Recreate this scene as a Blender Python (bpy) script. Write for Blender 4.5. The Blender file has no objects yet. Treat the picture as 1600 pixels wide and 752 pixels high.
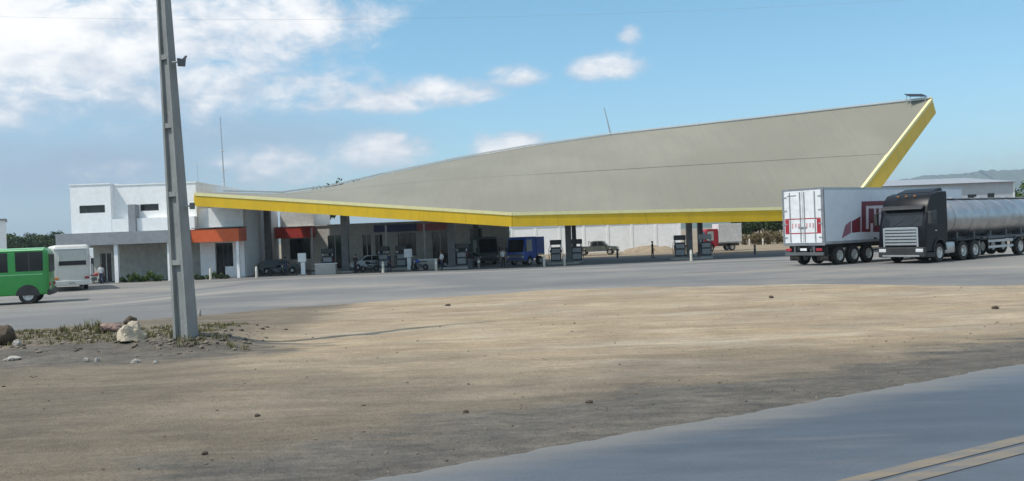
import bpy, bmesh, math, random
from mathutils import Vector, Matrix, noise
random.seed(7)
R_ = math.radians
scene = bpy.context.scene
col = scene.collection

# ------------------------------------------------------------------ camera
FPX = 1386.0                      # focal length in pixels of a 1600 wide frame
CAM = Vector((0, 0, 2.3))
PITCH = math.atan(-10 / FPX)
ROLL = math.atan(0.038)
Fv = Vector((0, math.cos(PITCH), math.sin(PITCH)))
r0 = Vector((1, 0, 0)); u0 = r0.cross(Fv)
Rv = r0 * math.cos(ROLL) - u0 * math.sin(ROLL)
Uv = u0 * math.cos(ROLL) + r0 * math.sin(ROLL)
cd = bpy.data.cameras.new('camera'); cam = bpy.data.objects.new('camera', cd); col.objects.link(cam)
m = Matrix((Rv, Uv, -Fv)).transposed().to_4x4(); m.translation = CAM
cam.matrix_world = m
cd.sensor_width = 36; cd.lens = 36 * FPX / 1600; cd.clip_start = .1; cd.clip_end = 30000
scene.camera = cam

def ray(px, py): return Fv + Rv * ((px - 800) / FPX) + Uv * ((376 - py) / FPX)
def W(px, py, d):
    """surveyed point: direction (px, py) at distance d along +Y"""
    v = ray(px, py); return CAM + v * (d / v.y)
def G(px, py, z=0.0):
    v = ray(px, py); return CAM + v * ((z - CAM.z) / v.z)

# ------------------------------------------------------------------ light
SUN_AZ, SUN_EL = R_(-118), R_(57)       # azimuth from +Y, clockwise
sd = Vector((math.sin(SUN_AZ) * math.cos(SUN_EL), math.cos(SUN_AZ) * math.cos(SUN_EL), math.sin(SUN_EL)))
sl = bpy.data.lights.new('sun', 'SUN'); so = bpy.data.objects.new('sun', sl); col.objects.link(so)
sl.energy = 2.8; sl.angle = R_(1.2); sl.color = (1, .95, .87)
so.rotation_euler = (-sd).to_track_quat('-Z', 'Y').to_euler(); so.location = (0, 0, 60)
vs = scene.view_settings
vs.view_transform = 'Standard'; vs.look = 'None'; vs.gamma = 1; vs.exposure = 0.5; vs.use_curve_mapping = False

world = bpy.data.worlds.new('World'); scene.world = world; world.use_nodes = True
nt = world.node_tree; N = nt.nodes; Lk = nt.links
N.clear()
def wn(t, **k):
    n = N.new(t)
    for a, b in k.items(): setattr(n, a, b)
    return n
def wmath(op, a, b=None, c=None):
    n = wn('ShaderNodeMath', operation=op)
    for i, v in enumerate((a, b, c)):
        if v is None: continue
        if isinstance(v, (int, float)): n.inputs[i].default_value = v
        else: Lk.new(v, n.inputs[i])
    return n.outputs[0]
def wmr(v, a, b, c=0., d=1., sm=True):
    n = wn('ShaderNodeMapRange', interpolation_type='SMOOTHSTEP' if sm else 'LINEAR'); n.clamp = True
    Lk.new(v, n.inputs[0])
    for i, x in enumerate((a, b, c, d)): n.inputs[i + 1].default_value = x
    return n.outputs[0]
def wmix(f, a, b):
    n = wn('ShaderNodeMix', data_type='RGBA')
    if isinstance(f, (int, float)): n.inputs[0].default_value = f
    else: Lk.new(f, n.inputs[0])
    for i, v in ((6, a), (7, b)):
        if isinstance(v, tuple): n.inputs[i].default_value = (*v, 1)
        else: Lk.new(v, n.inputs[i])
    return n.outputs[2]
sky = wn('ShaderNodeTexSky', sky_type='NISHITA'); sky.sun_disc = False
sky.sun_elevation = SUN_EL; sky.sun_rotation = SUN_AZ
sky.air_density = 1.0; sky.dust_density = 0.6; sky.ozone_density = 2.2
tc = wn('ShaderNodeTexCoord'); sep = wn('ShaderNodeSeparateXYZ'); Lk.new(tc.outputs['Generated'], sep.inputs[0])
az = wmath('ARCTAN2', sep.outputs[0], sep.outputs[1])
el = wmath('ARCSINE', sep.outputs[2])
cv = wn('ShaderNodeCombineXYZ'); Lk.new(az, cv.inputs[0]); Lk.new(el, cv.inputs[1])
ae = cv.outputs[0]
def aefrom(px, py):
    v = ray(px, py).normalized(); return math.atan2(v.x, v.y), math.asin(v.z)
def wnoise(scale, det, vec, rough=.55, dist=0.0, lac=2.0):
    n = wn('ShaderNodeTexNoise'); n.inputs['Scale'].default_value = scale; n.inputs['Detail'].default_value = det
    n.inputs['Roughness'].default_value = rough; n.inputs['Distortion'].default_value = dist
    Lk.new(vec, n.inputs['Vector']); return n.outputs[0]
def wvm(op, a, b):
    n = wn('ShaderNodeVectorMath', operation=op)
    for i, v in enumerate((a, b)):
        if isinstance(v, tuple): n.inputs[i].default_value = v
        elif v is not None: Lk.new(v, n.inputs[i])
    return n
st = wvm('MULTIPLY', ae, (1.0, 2.1, 1)).outputs[0]            # clouds are wider than tall
n1 = wnoise(7.5, 9, st, .58, .25)
n2 = wnoise(2.6, 5, wvm('ADD', st, (3.1, 7.7, 0)).outputs[0], .5)
n3 = wnoise(16, 7, wvm('ADD', st, (1.3, 2.2, 0)).outputs[0], .6)
# cloud banks: (px, py, half width px, half height px, weight)
banks = [(-120, 50, 460, 120, 1.35), (170, 40, 400, 95, 1.0), (420, 20, 240, 80, .85), (230, 130, 420, 80, .8),
         (470, 150, 190, 48, .7), (-60, 150, 300, 80, .85), (120, 190, 260, 40, .55), (690, 146, 150, 34, .86), (600, 160, 120, 30, .8), (800, 122, 80, 24, .8), (945, 104, 80, 32, 1.05), (985, 55, 26, 22, .8),
         (590, 236, 110, 44, 1.05), (800, 232, 90, 34, 1.05), (440, 262, 160, 44, .78), (250, 285, 200, 45, .5), (1500, 262, 170, 26, .42), (690, 285, 240, 30, .4)]
tot = None
for (px, py, rx, ry, wgt) in banks:
    a, e = aefrom(px, py)
    s_ = wvm('SUBTRACT', ae, (a, e, 0)); 
    q = wvm('MULTIPLY', s_.outputs[0], (FPX / rx, FPX / ry, 0))
    ln = wn('ShaderNodeVectorMath', operation='LENGTH'); Lk.new(q.outputs[0], ln.inputs[0])
    g = wmr(ln.outputs['Value'], 0.15, 1.35, wgt, 0.0)
    tot = g if tot is None else wmath('MAXIMUM', tot, g)
# further round and higher up broken cloud goes on, thickened there for ambient light
hi = wmr(el, .30, .55, 0, .68)
side = wmr(wmath('ABSOLUTE', az), .62, .95, 0, .5)
tot = wmath('MAXIMUM', tot, wmath('MAXIMUM', hi, side))
n4 = wnoise(26, 8, wvm('MULTIPLY', wvm('ADD', ae, (.7, .2, 0)).outputs[0], (1, 1.7, 1)).outputs[0], .62, .35)
dens = wmath('ADD', tot, wmath('MULTIPLY', wmath('SUBTRACT', n1, .5), 1.3))
dens = wmath('ADD', dens, wmath('MULTIPLY', wmath('SUBTRACT', n4, .5), 1.15))
dens = wmath('ADD', dens, wmath('MULTIPLY', wmath('SUBTRACT', n2, .5), .5))
mask = wmr(dens, .28, 1.0, 0, 1)
up = wmr(el, -.02, .3, 0, 1, False)
lit = wmr(wmath('ADD', dens, wmath('MULTIPLY', wmath('SUBTRACT', n3, .5), 1.5)), .35, 1.45, 0, 1)
ccol = wmix(lit, (3.3, 3.75, 4.4), (6.3, 6.25, 6.2))
# thin grey-blue veil low on the left under the cloud bank
skyt = wmix(up, (.66, .79, .90), (.645, .95, .89))
skm = wn('ShaderNodeMix', data_type='RGBA', blend_type='MULTIPLY'); skm.inputs[0].default_value = 1
Lk.new(sky.outputs[0], skm.inputs[6]); Lk.new(skyt, skm.inputs[7])
vl = None
for (px, py, rx, ry, wgt) in ((40, 255, 420, 90, 1.), (330, 215, 330, 55, .75), (-300, 240, 400, 120, 1.), (120, 160, 330, 60, .7)):
    a, e = aefrom(px, py)
    q = wvm('MULTIPLY', wvm('SUBTRACT', ae, (a, e, 0)).outputs[0], (FPX / rx, FPX / ry, 0))
    ln = wn('ShaderNodeVectorMath', operation='LENGTH'); Lk.new(q.outputs[0], ln.inputs[0])
    g = wmr(ln.outputs['Value'], 0.1, 1.3, wgt, 0.0)
    vl = g if vl is None else wmath('MAXIMUM', vl, g)
vl = wmath('MULTIPLY', vl, wmr(wmath('ADD', n2, wmath('MULTIPLY', n1, .4)), .45, .75, .55, 1.))
skv = wmix(vl, skm.outputs[2], (2.1, 2.75, 3.6))
mixc = wmix(mask, skv, ccol)
bg = wn('ShaderNodeBackground'); Lk.new(mixc, bg.inputs[0]); bg.inputs[1].default_value = 0.13
wo = wn('ShaderNodeOutputWorld'); Lk.new(bg.outputs[0], wo.inputs[0])

# ------------------------------------------------------------------ materials
MATS = {}
def mat(name, c, rough=.6, metal=0., var=.12, scale=2.5, bump=0., bscale=20., dirt=None, dirt_amt=.5, dscale=1.2, coat=0., stretch=(1, 1, 1), spec=.5):
    if name in MATS: return MATS[name]
    M = bpy.data.materials.new(name); M.use_nodes = True
    n = M.node_tree.nodes; l = M.node_tree.links; b = n['Principled BSDF']
    tc = n.new('ShaderNodeTexCoord'); mp = n.new('ShaderNodeMapping'); l.new(tc.outputs['Object'], mp.inputs[0]); mp.inputs['Scale'].default_value = stretch
    nz = n.new('ShaderNodeTexNoise'); nz.inputs['Scale'].default_value = scale; nz.inputs['Detail'].default_value = 6; l.new(mp.outputs[0], nz.inputs['Vector'])
    mr = n.new('ShaderNodeMapRange'); mr.inputs[1].default_value = .3; mr.inputs[2].default_value = .7; mr.inputs[3].default_value = 1 - var; mr.inputs[4].default_value = 1 + var
    l.new(nz.outputs[0], mr.inputs[0])
    mx = n.new('ShaderNodeMix'); mx.data_type = 'RGBA'; mx.blend_type = 'MULTIPLY'; mx.inputs[0].default_value = 1
    mx.inputs[6].default_value = (*c, 1); l.new(mr.outputs[0], mx.inputs[7]); out = mx.outputs[2]
    if dirt:
        n2 = n.new('ShaderNodeTexNoise'); n2.inputs['Scale'].default_value = dscale; n2.inputs['Detail'].default_value = 8; n2.inputs['Roughness'].default_value = .7
        l.new(mp.outputs[0], n2.inputs['Vector'])
        m2 = n.new('ShaderNodeMapRange'); m2.inputs[1].default_value = .45; m2.inputs[2].default_value = .75; m2.inputs[4].default_value = dirt_amt; l.new(n2.outputs[0], m2.inputs[0])
        x2 = n.new('ShaderNodeMix'); x2.data_type = 'RGBA'; l.new(m2.outputs[0], x2.inputs[0]); l.new(out, x2.inputs[6]); x2.inputs[7].default_value = (*dirt, 1); out = x2.outputs[2]
    l.new(out, b.inputs['Base Color'])
    b.inputs['Roughness'].default_value = rough; b.inputs['Metallic'].default_value = metal
    b.inputs['Coat Weight'].default_value = coat; b.inputs['Specular IOR Level'].default_value = spec
    if bump:
        nb = n.new('ShaderNodeTexNoise'); nb.inputs['Scale'].default_value = bscale; nb.inputs['Detail'].default_value = 5; l.new(mp.outputs[0], nb.inputs['Vector'])
        bp = n.new('ShaderNodeBump'); bp.inputs['Strength'].default_value = bump; bp.inputs['Distance'].default_value = .05; l.new(nb.outputs[0], bp.inputs['Height']); l.new(bp.outputs[0], b.inputs['Normal'])
    MATS[name] = M; return M

DUST = (.33, .26, .18)
white = mat('white_paint', (.74, .75, .76), .5, dirt=(.5, .48, .44), dirt_amt=.35)
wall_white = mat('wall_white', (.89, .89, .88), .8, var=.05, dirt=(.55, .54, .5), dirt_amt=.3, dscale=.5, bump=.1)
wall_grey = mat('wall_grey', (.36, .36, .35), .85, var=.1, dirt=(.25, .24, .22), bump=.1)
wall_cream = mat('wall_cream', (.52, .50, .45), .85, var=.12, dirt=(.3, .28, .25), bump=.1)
slab_grey = mat('slab_grey', (.27, .28, .30), .8, var=.1, dirt=(.18, .18, .18), bump=.1)
concrete = mat('concrete', (.34, .33, .31), .9, var=.15, scale=4, dirt=(.2, .19, .17), bump=.3, bscale=30)
pole_mat = mat('pole_concrete', (.26, .27, .265), .85, var=.16, scale=3, dirt=(.16, .16, .15), dirt_amt=.6, dscale=2, bump=.35, bscale=25, stretch=(1, 1, .35))
yellow = mat('yellow_cladding', (.74, .46, .008), .42, var=.06, scale=.6, dirt=(.44, .29, .02), dirt_amt=.5, dscale=1.2, stretch=(1, 1, .25), bump=.08, bscale=.8)
yellow_trim = mat('pale_flashing', (.82, .74, .38), .45, var=.06)
soffit_m = mat('soffit_metal', (.30, .28, .26), .6, var=.12, scale=.6)
steel_dark = mat('dark_steel', (.10, .105, .11), .5, var=.2)
steel = mat('grey_steel', (.42, .43, .44), .4, .6, var=.15)
chrome = mat('chrome', (.75, .76, .78), .18, 1., var=.08)
tank_m = mat('tank_steel', (.50, .50, .51), .40, 1., var=.1, scale=1.5, dirt=(.22, .21, .20), dirt_amt=.6, dscale=.8)
blackp = mat('black_paint', (.007, .008, .011), .38, var=.25, dirt=(.016, .015, .015), dirt_amt=.4, dscale=1.5, spec=.22)
blackplastic = mat('black_plastic', (.03, .03, .03), .6, var=.3)
rubber = mat('rubber', (.022, .021, .02), .85, var=.3, dirt=(.10, .085, .07), dirt_amt=.5, dscale=4)
glass = mat('dark_glass', (.018, .022, .026), .08, var=.3, scale=1)
glass_pale = mat('pale_glass', (.42, .47, .46), .15, var=.15, scale=3)  # pale base colour holds the reflection on lorry side windows
red = mat('red_paint', (.36, .02, .035), .45, var=.12)
red_dark = mat('maroon_print', (.17, .016, .03), .5, var=.1)
print_pale = mat('pale_print', (.68, .60, .62), .5, var=.05)
awn_orange = mat('orange_awning', (.68, .125, .035), .6, var=.06, dirt=(.50, .09, .03), dirt_amt=.4)
awn_red = mat('red_awning', (.50, .05, .035), .6, var=.1)
blue_sign = mat('blue_sign', (.06, .07, .20), .5, var=.1)
pink_sign = mat('pink_sign', (.55, .18, .20), .5, var=.1)
green_bus_m = mat('green_bus_paint', (.028, .27, .045), .35, var=.08, dirt=(.06, .16, .06), dirt_amt=.35, coat=.3)
green_bus_top = mat('pale_green_paint', (.24, .50, .26), .4, var=.08)
cream_bus = mat('cream_bus_paint', (.62, .61, .56), .45, var=.05, dirt=(.45, .42, .36), dirt_amt=.4)
blue_truck = mat('blue_truck_paint', (.02, .09, .50), .35, var=.1, coat=.3)
grey_truck = mat('grey_green_paint', (.10, .13, .125), .5, var=.15, dirt=DUST, dirt_amt=.25)
pickup_m = mat('pickup_paint', (.085, .10, .09), .4, var=.15, dirt=DUST, dirt_amt=.3)
skin_m = mat('skin', (.33, .19, .12), .6, var=.06)
hair_m = mat('hair', (.02, .015, .012), .7)
cloth_white = mat('white_cloth', (.70, .70, .70), .9, var=.06)
cloth_dark = mat('dark_cloth', (.025, .027, .035), .9, var=.15)
cloth_blue = mat('blue_cloth', (.04, .05, .10), .9, var=.15)
bark = mat('bark', (.12, .085, .06), .9, var=.25, scale=8, bump=.5)
stone_pale = mat('pale_stone', (.50, .43, .33), .9, var=.2, scale=6, dirt=(.30, .23, .15), dirt_amt=.5, dscale=5, bump=.6, bscale=14)
stone_grey = mat('grey_stone', (.36, .335, .30), .9, var=.25, scale=5, bump=.5)
stone_brown = mat('brown_stone', (.09, .066, .047), .9, var=.3, scale=5, bump=.5)
stone_pink = mat('pinkish_stone', (.27, .18, .15), .9, var=.2, scale=5, bump=.5)
post_pale = mat('pale_post', (.60, .57, .47), .7, var=.1, dirt=(.3, .26, .2))
amber = mat('amber_lens', (.6, .2, .02), .3)
lens = mat('lamp_lens', (.7, .72, .74), .12, .3)
solar = mat('solar_blue', (.015, .022, .04), .65, var=.2)
def leafmat(name, c, c2):
    M = bpy.data.materials.new(name); M.use_nodes = True; n = M.node_tree.nodes; l = M.node_tree.links; b = n['Principled BSDF']
    g = n.new('ShaderNodeNewGeometry'); mx = n.new('ShaderNodeMix'); mx.data_type = 'RGBA'
    l.new(g.outputs['Random Per Island'], mx.inputs[0]); mx.inputs[6].default_value = (*c, 1); mx.inputs[7].default_value = (*c2, 1)
    l.new(mx.outputs[2], b.inputs['Base Color']); b.inputs['Roughness'].default_value = .65
    b.inputs['Specular IOR Level'].default_value = .25
    return M
leaf_dark = leafmat('leaf_dark', (.028, .05, .018), (.065, .10, .035))
leaf_mid = leafmat('leaf_mid', (.045, .085, .02), (.10, .16, .04))
leaf_brown = leafmat('leaf_brown', (.10, .085, .04), (.20, .15, .075))
leaf_weed = leafmat('leaf_weed', (.10, .10, .04), (.24, .21, .10))

# ------------------------------------------------------------------ mesh helpers
class MB:
    def __init__(s): s.v = []; s.f = []; s.mi = []; s.cur = 0
    def add(s, vs_, fs):
        o = len(s.v); s.v += [tuple(v) for v in vs_]; s.f += [tuple(i + o for i in f) for f in fs]; s.mi += [s.cur] * len(fs); return s
    def box(s, x0, x1, y0, y1, z0, z1):
        v = [(x, y, z) for x in (x0, x1) for y in (y0, y1) for z in (z0, z1)]
        return s.add(v, [(0, 1, 3, 2), (4, 6, 7, 5), (0, 4, 5, 1), (2, 3, 7, 6), (0, 2, 6, 4), (1, 5, 7, 3)])
    def bbox(s, x0, x1, y0, y1, z0, z1, b):
        """box with bevelled edges along every axis (chamfer b)"""
        bm = bmesh.new(); bmesh.ops.create_cube(bm, size=1)
        for v in bm.verts: v.co = Vector(((x0 + x1) / 2 + v.co.x * (x1 - x0), (y0 + y1) / 2 + v.co.y * (y1 - y0), (z0 + z1) / 2 + v.co.z * (z1 - z0)))
        bmesh.ops.bevel(bm, geom=list(bm.edges), offset=b, segments=2, profile=.5, affect='EDGES')
        bm.verts.index_update(); s.add([v.co for v in bm.verts], [[v.index for v in f.verts] for f in bm.faces]); bm.free(); return s
    def hexa(s, b4, t4):
        return s.add(list(b4) + list(t4), [(3, 2, 1, 0), (4, 5, 6, 7), (0, 1, 5, 4), (1, 2, 6, 5), (2, 3, 7, 6), (3, 0, 4, 7)])
    def tube(s, a, b, ra, rb=None, n=10, caps=True):
        a = Vector(a); b = Vector(b); rb = ra if rb is None else rb
        d = (b - a).normalized(); x = d.orthogonal().normalized(); y = d.cross(x)
        vv = []
        for p, r in ((a, ra), (b, rb)):
            for i in range(n): t = 2 * math.pi * i / n; vv.append(p + (x * math.cos(t) + y * math.sin(t)) * r)
        f = [(i, (i + 1) % n, n + (i + 1) % n, n + i) for i in range(n)]
        if caps: f += [tuple(range(n - 1, -1, -1)), tuple(range(n, 2 * n))]
        return s.add(vv, f)
    def path(s, pts, r, n=8):
        for a, b in zip(pts, pts[1:]): s.tube(a, b, r, n=n)
        return s
    def sections(s, secs, caps=True):
        n = len(secs[0]); vv = [p for q in secs for p in q]; f = []
        for k in range(len(secs) - 1):
            for i in range(n): j = (i + 1) % n; f.append((k * n + i, k * n + j, (k + 1) * n + j, (k + 1) * n + i))
        if caps: f += [tuple(range(n - 1, -1, -1)), tuple(range((len(secs) - 1) * n, len(secs) * n))]
        return s.add(vv, f)
    def prism(s, poly, axis, a, b):
        """polygon (2D) extruded along an axis from a to b"""
        def p3(p, t): return (t, p[0], p[1]) if axis == 0 else (p[0], t, p[1]) if axis == 1 else (p[0], p[1], t)
        return s.sections([[p3(p, a) for p in poly], [p3(p, b) for p in poly]])
    def lathe(s, prof, c, axis=1, n=24, caps=True):
        secs = []
        for (h, r) in prof:
            ring = []
            for i in range(n):
                t = 2 * math.pi * i / n; a, b = r * math.cos(t), r * math.sin(t)
                ring.append((c[0] + h, c[1] + a, c[2] + b) if axis == 0 else (c[0] + a, c[1] + h, c[2] + b) if axis == 1 else (c[0] + a, c[1] + b, c[2] + h))
            secs.append(ring)
        return s.sections(secs, caps)
    def mesh(s, name, mats, smooth=False):
        me = bpy.data.meshes.new(name); me.from_pydata(s.v, [], s.f)
        if not isinstance(mats, (list, tuple)): mats = [mats]
        for x in mats: me.materials.append(x)
        me.polygons.foreach_set('material_index', s.mi)
        bm = bmesh.new(); bm.from_mesh(me); bmesh.ops.recalc_face_normals(bm, faces=bm.faces); bm.to_mesh(me); bm.free()
        if smooth:
            me.polygons.foreach_set('use_smooth', [True] * len(me.polygons))
            try: me.set_sharp_from_angle(angle=R_(38))
            except Exception: pass
        me.update(); return me
    def build(s, name, mats, parent=None, smooth=False, loc=None):
        o = bpy.data.objects.new(name, s.mesh(name, mats, smooth)); col.objects.link(o)
        if parent is not None: o.parent = parent
        if loc is not None: o.location = loc
        return o
def tag(o, label=None, cat=None, group=None, kind=None):
    if label: o['label'] = label
    if cat: o['category'] = cat
    if group: o['group'] = group
    if kind: o['kind'] = kind
    return o
def empty(name, loc, rz=0., label=None, cat=None, group=None):
    o = bpy.data.objects.new(name, None); col.objects.link(o); o.location = loc; o.rotation_euler = (0, 0, rz); o.empty_display_size = .3
    return tag(o, label, cat, group)
def link_mesh(name, me, parent=None, loc=None, rot=None, scale=None):
    o = bpy.data.objects.new(name, me); col.objects.link(o)
    if parent is not None: o.parent = parent
    if loc is not None: o.location = loc
    if rot is not None: o.rotation_euler = rot
    if scale is not None: o.scale = scale
    return o
def copy_tree(o, parent=None):
    c = o.copy(); col.objects.link(c); c.parent = parent
    for ch in list(o.children): copy_tree(ch, c)
    return c
def ss(a, b, x):
    t = max(0., min(1., (x - a) / (b - a))); return t * t * (3 - 2 * t)
def nz(x, y, z=0.): return noise.noise(Vector((x, y, z)))

# ------------------------------------------------------------------ terrain
E0 = Vector((-1.09, 8.41)); T0 = Vector((.872, .489)); N0 = Vector((-.489, .872))   # road edge and its direction
def road_v(x, y): return (Vector((x, y)) - E0).dot(N0)
EDGE = [(-60, 24), (-22, 25.5), (-15, 26.1), (-10.2, 29), (-7.9, 31.2), (-2.4, 33.5), (2.5, 35.4), (9.7, 33.5), (16.6, 28.7), (24, 27), (70, 26)]
def edge_y(x):
    for (a, b), (c, d) in zip(EDGE, EDGE[1:]):
        if x <= c:
            t = ss(0, 1, (x - a) / (c - a)) if x > a else 0; return b + (d - b) * t
    return EDGE[-1][1]
def base_z(x, y):
    a = -.8 * ss(46, 82, y)
    b = -.6 * ss(-12, -23, x) * ss(29, 44, y)
    return min(a, b)
def mound(x, y):
    m1 = .22 * ss(-5.6, -7.2, x) * ss(18.6, 20.3, y) * ss(25.6, 22.6, y)
    m2 = .12 * math.exp(-((x + 7.2) ** 2 + (y - 19.9) ** 2) / 1.2)
    return m1 + m2
def gz(x, y):
    z = base_z(x, y) + mound(x, y)
    v = road_v(x, y); e = edge_y(x) - y
    if 0 < v and e > -1:
        k = ss(.2, 2.5, v) * ss(-1, 1.5, e)
        z += k * (.045 * nz(x * .35, y * .35) + .025 * nz(x * 1.3, y * 1.3, 5))
        if mound(x, y) > .02: z += .07 * nz(x * 1.7, y * 1.7, 9) * min(1, mound(x, y) * 5)
    return z
def axis(fine0, fine1, step, lo, hi, grow=1.13):
    a = []; x = fine0
    while x < fine1: a.append(x); x += step
    a.append(fine1); s = step; x = fine1
    while x < hi: s *= grow; x += s; a.append(x)
    s = step; x = fine0; b = []
    while x > lo: s *= grow; x -= s; b.append(x)
    return b[::-1] + a
xs = axis(-26, 30, .4, -6000, 6000); ys = axis(4, 44, .35, -300, 9000)
vv = []; sand = []; grav = []
for y in ys:
    for x in xs:
        vv.append((x, y, gz(x, y)))
        e = edge_y(x) - y; v = road_v(x, y)
        w = 1.1 * nz(x * .22, y * .3, 3) + .5 * nz(x * .8, y * .8, 8)
        # pale sand lies in a belt along the forecourt, right of the pole
        belt = ss(24.0, 11.0, e + w * 2.6 + 1.6 * ss(6, 13, x) + 2.5 * ss(-3, -7, x) - 2.2 * ss(-3, 2, x) * ss(9, 5, x)) * ss(-7.5, -4.5, x + w * .8) * ss(-3, -1, e)
        sand.append(belt if y < 40 else .55)
        g = ss(3.6, .4, v + w * 1.4)
        g = max(g, ss(.05, .25, mound(x, y)) * .45, .8 * ss(2.2, .6, abs(y - 19.0 - .1 * (x + 8))) * ss(-2.5, -6, x + w))
        grav.append(g)
nx, ny = len(xs), len(ys)
ff = [(j * nx + i, j * nx + i + 1, (j + 1) * nx + i + 1, (j + 1) * nx + i) for j in range(ny - 1) for i in range(nx - 1)]
gme = bpy.data.meshes.new('ground'); gme.from_pydata(vv, [], ff)
for nm, dat in (('sand', sand), ('gravel', grav)):
    at = gme.attributes.new(nm, 'FLOAT', 'POINT'); at.data.foreach_set('value', dat)
gme.polygons.foreach_set('use_smooth', [True] * len(gme.polygons))
ground = link_mesh('ground', gme); tag(ground, kind='structure')

class SH:
    def __init__(s, name):
        s.M = bpy.data.materials.new(name); s.M.use_nodes = True; s.n = s.M.node_tree.nodes; s.l = s.M.node_tree.links; s.b = s.n['Principled BSDF']
        s.geo = s.n.new('ShaderNodeNewGeometry').outputs['Position']
    def put(s, sock, v):
        if isinstance(v, (int, float)): sock.default_value = v
        elif isinstance(v, tuple): sock.default_value = (*v, 1) if len(sock.default_value) == 4 else v
        else: s.l.new(v, sock)
    def noise(s, scale, det=5, rough=.55, st=(1, 1, 1), off=(0, 0, 0), rot=0., dist=0.):
        mp = s.n.new('ShaderNodeMapping'); mp.inputs['Scale'].default_value = st; mp.inputs['Location'].default_value = off; mp.inputs['Rotation'].default_value = (0, 0, rot); s.l.new(s.geo, mp.inputs[0])
        t = s.n.new('ShaderNodeTexNoise'); t.inputs['Scale'].default_value = scale; t.inputs['Detail'].default_value = det; t.inputs['Roughness'].default_value = rough; t.inputs['Distortion'].default_value = dist
        s.l.new(mp.outputs[0], t.inputs['Vector']); return t.outputs[0]
    def voro(s, scale):
        t = s.n.new('ShaderNodeTexVoronoi'); t.inputs['Scale'].default_value = scale; s.l.new(s.geo, t.inputs['Vector']); return t
    def attr(s, nm):
        t = s.n.new('ShaderNodeAttribute'); t.attribute_name = nm; return t.outputs['Fac']
    def m(s, op, a, b=0.):
        t = s.n.new('ShaderNodeMath'); t.operation = op; s.put(t.inputs[0], a); s.put(t.inputs[1], b); return t.outputs[0]
    def mr(s, v, a, b, c=0., d=1.):
        t = s.n.new('ShaderNodeMapRange'); t.interpolation_type = 'SMOOTHSTEP'; s.put(t.inputs[0], v)
        for i, x in enumerate((a, b, c, d)): t.inputs[i + 1].default_value = x
        return t.outputs[0]
    def mix(s, f, a, b, blend='MIX'):
        t = s.n.new('ShaderNodeMix'); t.data_type = 'RGBA'; t.blend_type = blend; s.put(t.inputs[0], f); s.put(t.inputs[6], a); s.put(t.inputs[7], b); return t.outputs[2]
    def bump(s, h, st, d):
        t = s.n.new('ShaderNodeBump'); t.inputs['Strength'].default_value = st; t.inputs['Distance'].default_value = d; s.put(t.inputs['Height'], h); s.l.new(t.outputs[0], s.b.inputs['Normal'])
RA = math.atan2(.489, .872)
g = SH('dirt_ground')
big = g.noise(.12, 5, .6, rot=-RA, st=(.45, 1.6, 1)); mid = g.noise(.9, 6, .6, rot=-RA, st=(.35, 1.5, 1)); fine = g.noise(9, 5, .65); trk = g.noise(.55, 4, .6, rot=-RA, st=(.12, 2.6, 1), dist=.4)
c = g.mix(g.mr(big, .35, .65), (.170, .142, .106), (.212, .180, .139))
c = g.mix(g.mr(mid, .45, .72, 0, .6), c, (.14, .118, .094))
c = g.mix(g.mr(trk, .54, .7, 0, .45), c, (.26, .22, .17))
c = g.mix(g.mr(trk, .44, .3, 0, .4), c, (.128, .107, .082))
s1 = g.noise(.6, 6, .6, rot=-.1, st=(.4, 1.6, 1), off=(5, 2, 0))
sc = g.mix(g.mr(s1, .35, .68), (.36, .282, .19), (.42, .345, .25))
sc = g.mix(g.mr(g.noise(.25, 5, .6, st=(.5, 1.4, 1), off=(9, 4, 0)), .52, .68, 0, .8), sc, (.42, .365, .29))
sm = g.mr(g.m('ADD', g.attr('sand'), g.m('ADD', g.m('MULTIPLY', g.m('SUBTRACT', mid, .5), .8), g.m('MULTIPLY', g.m('SUBTRACT', big, .5), .35))), .08, .92)
c = g.mix(sm, c, sc)
gn = g.noise(3.2, 9, .76, rot=-RA, st=(.5, 1.2, 1))
gc = g.mix(g.mr(gn, .35, .68), (.105, .099, .090), (.185, .166, .138))
gm = g.mr(g.m('ADD', g.attr('gravel'), g.m('MULTIPLY', g.m('SUBTRACT', g.noise(1.6, 6, .65, rot=-RA, st=(.4, 1.4, 1)), .5), 1.5)), .3, .75)
c = g.mix(gm, c, gc)
mot = g.noise(1.5, 10, .76, st=(.6, 1, 1), rot=-.3); c = g.mix(1., c, g.mix(g.mr(mot, .30, .70), (.83, .825, .82), (1.14, 1.135, 1.125)), 'MULTIPLY')
rut = g.noise(1.1, 7, .7, rot=-RA, st=(.10, 2.4, 1), off=(2, 6, 0), dist=.8); c = g.mix(1., c, g.mix(g.mr(rut, .36, .64), (.91, .905, .90), (1.06, 1.055, 1.05)), 'MULTIPLY')
blot = g.noise(.32, 6, .66, st=(.7, 1, 1), off=(1, 9, 0)); c = g.mix(1., c, g.mix(g.mr(blot, .38, .66), (.88, .88, .89), (1.09, 1.08, 1.06)), 'MULTIPLY')
peb = g.voro(14); pm = g.mr(peb.outputs['Distance'], .05, .13, 1, 0)
pr = g.mr(g.noise(1.1, 3, .5), .5, .62)
c = g.mix(g.m('MULTIPLY', g.m('MULTIPLY', pm, pr), .45), c, (.42, .38, .32))
c = g.mix(g.mr(fine, .3, .7, 0, .55), c, g.mix(1., c, (.72, .71, .70), 'MULTIPLY'))
g.put(g.b.inputs['Base Color'], c); g.b.inputs['Roughness'].default_value = .95; g.b.inputs['Specular IOR Level'].default_value = .2
g.bump(g.m('ADD', g.m('MULTIPLY', fine, .5), g.m('ADD', mid, g.m('MULTIPLY', g.noise(28, 3), .3))), .8, .09)
gme.materials.append(g.M)

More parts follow.
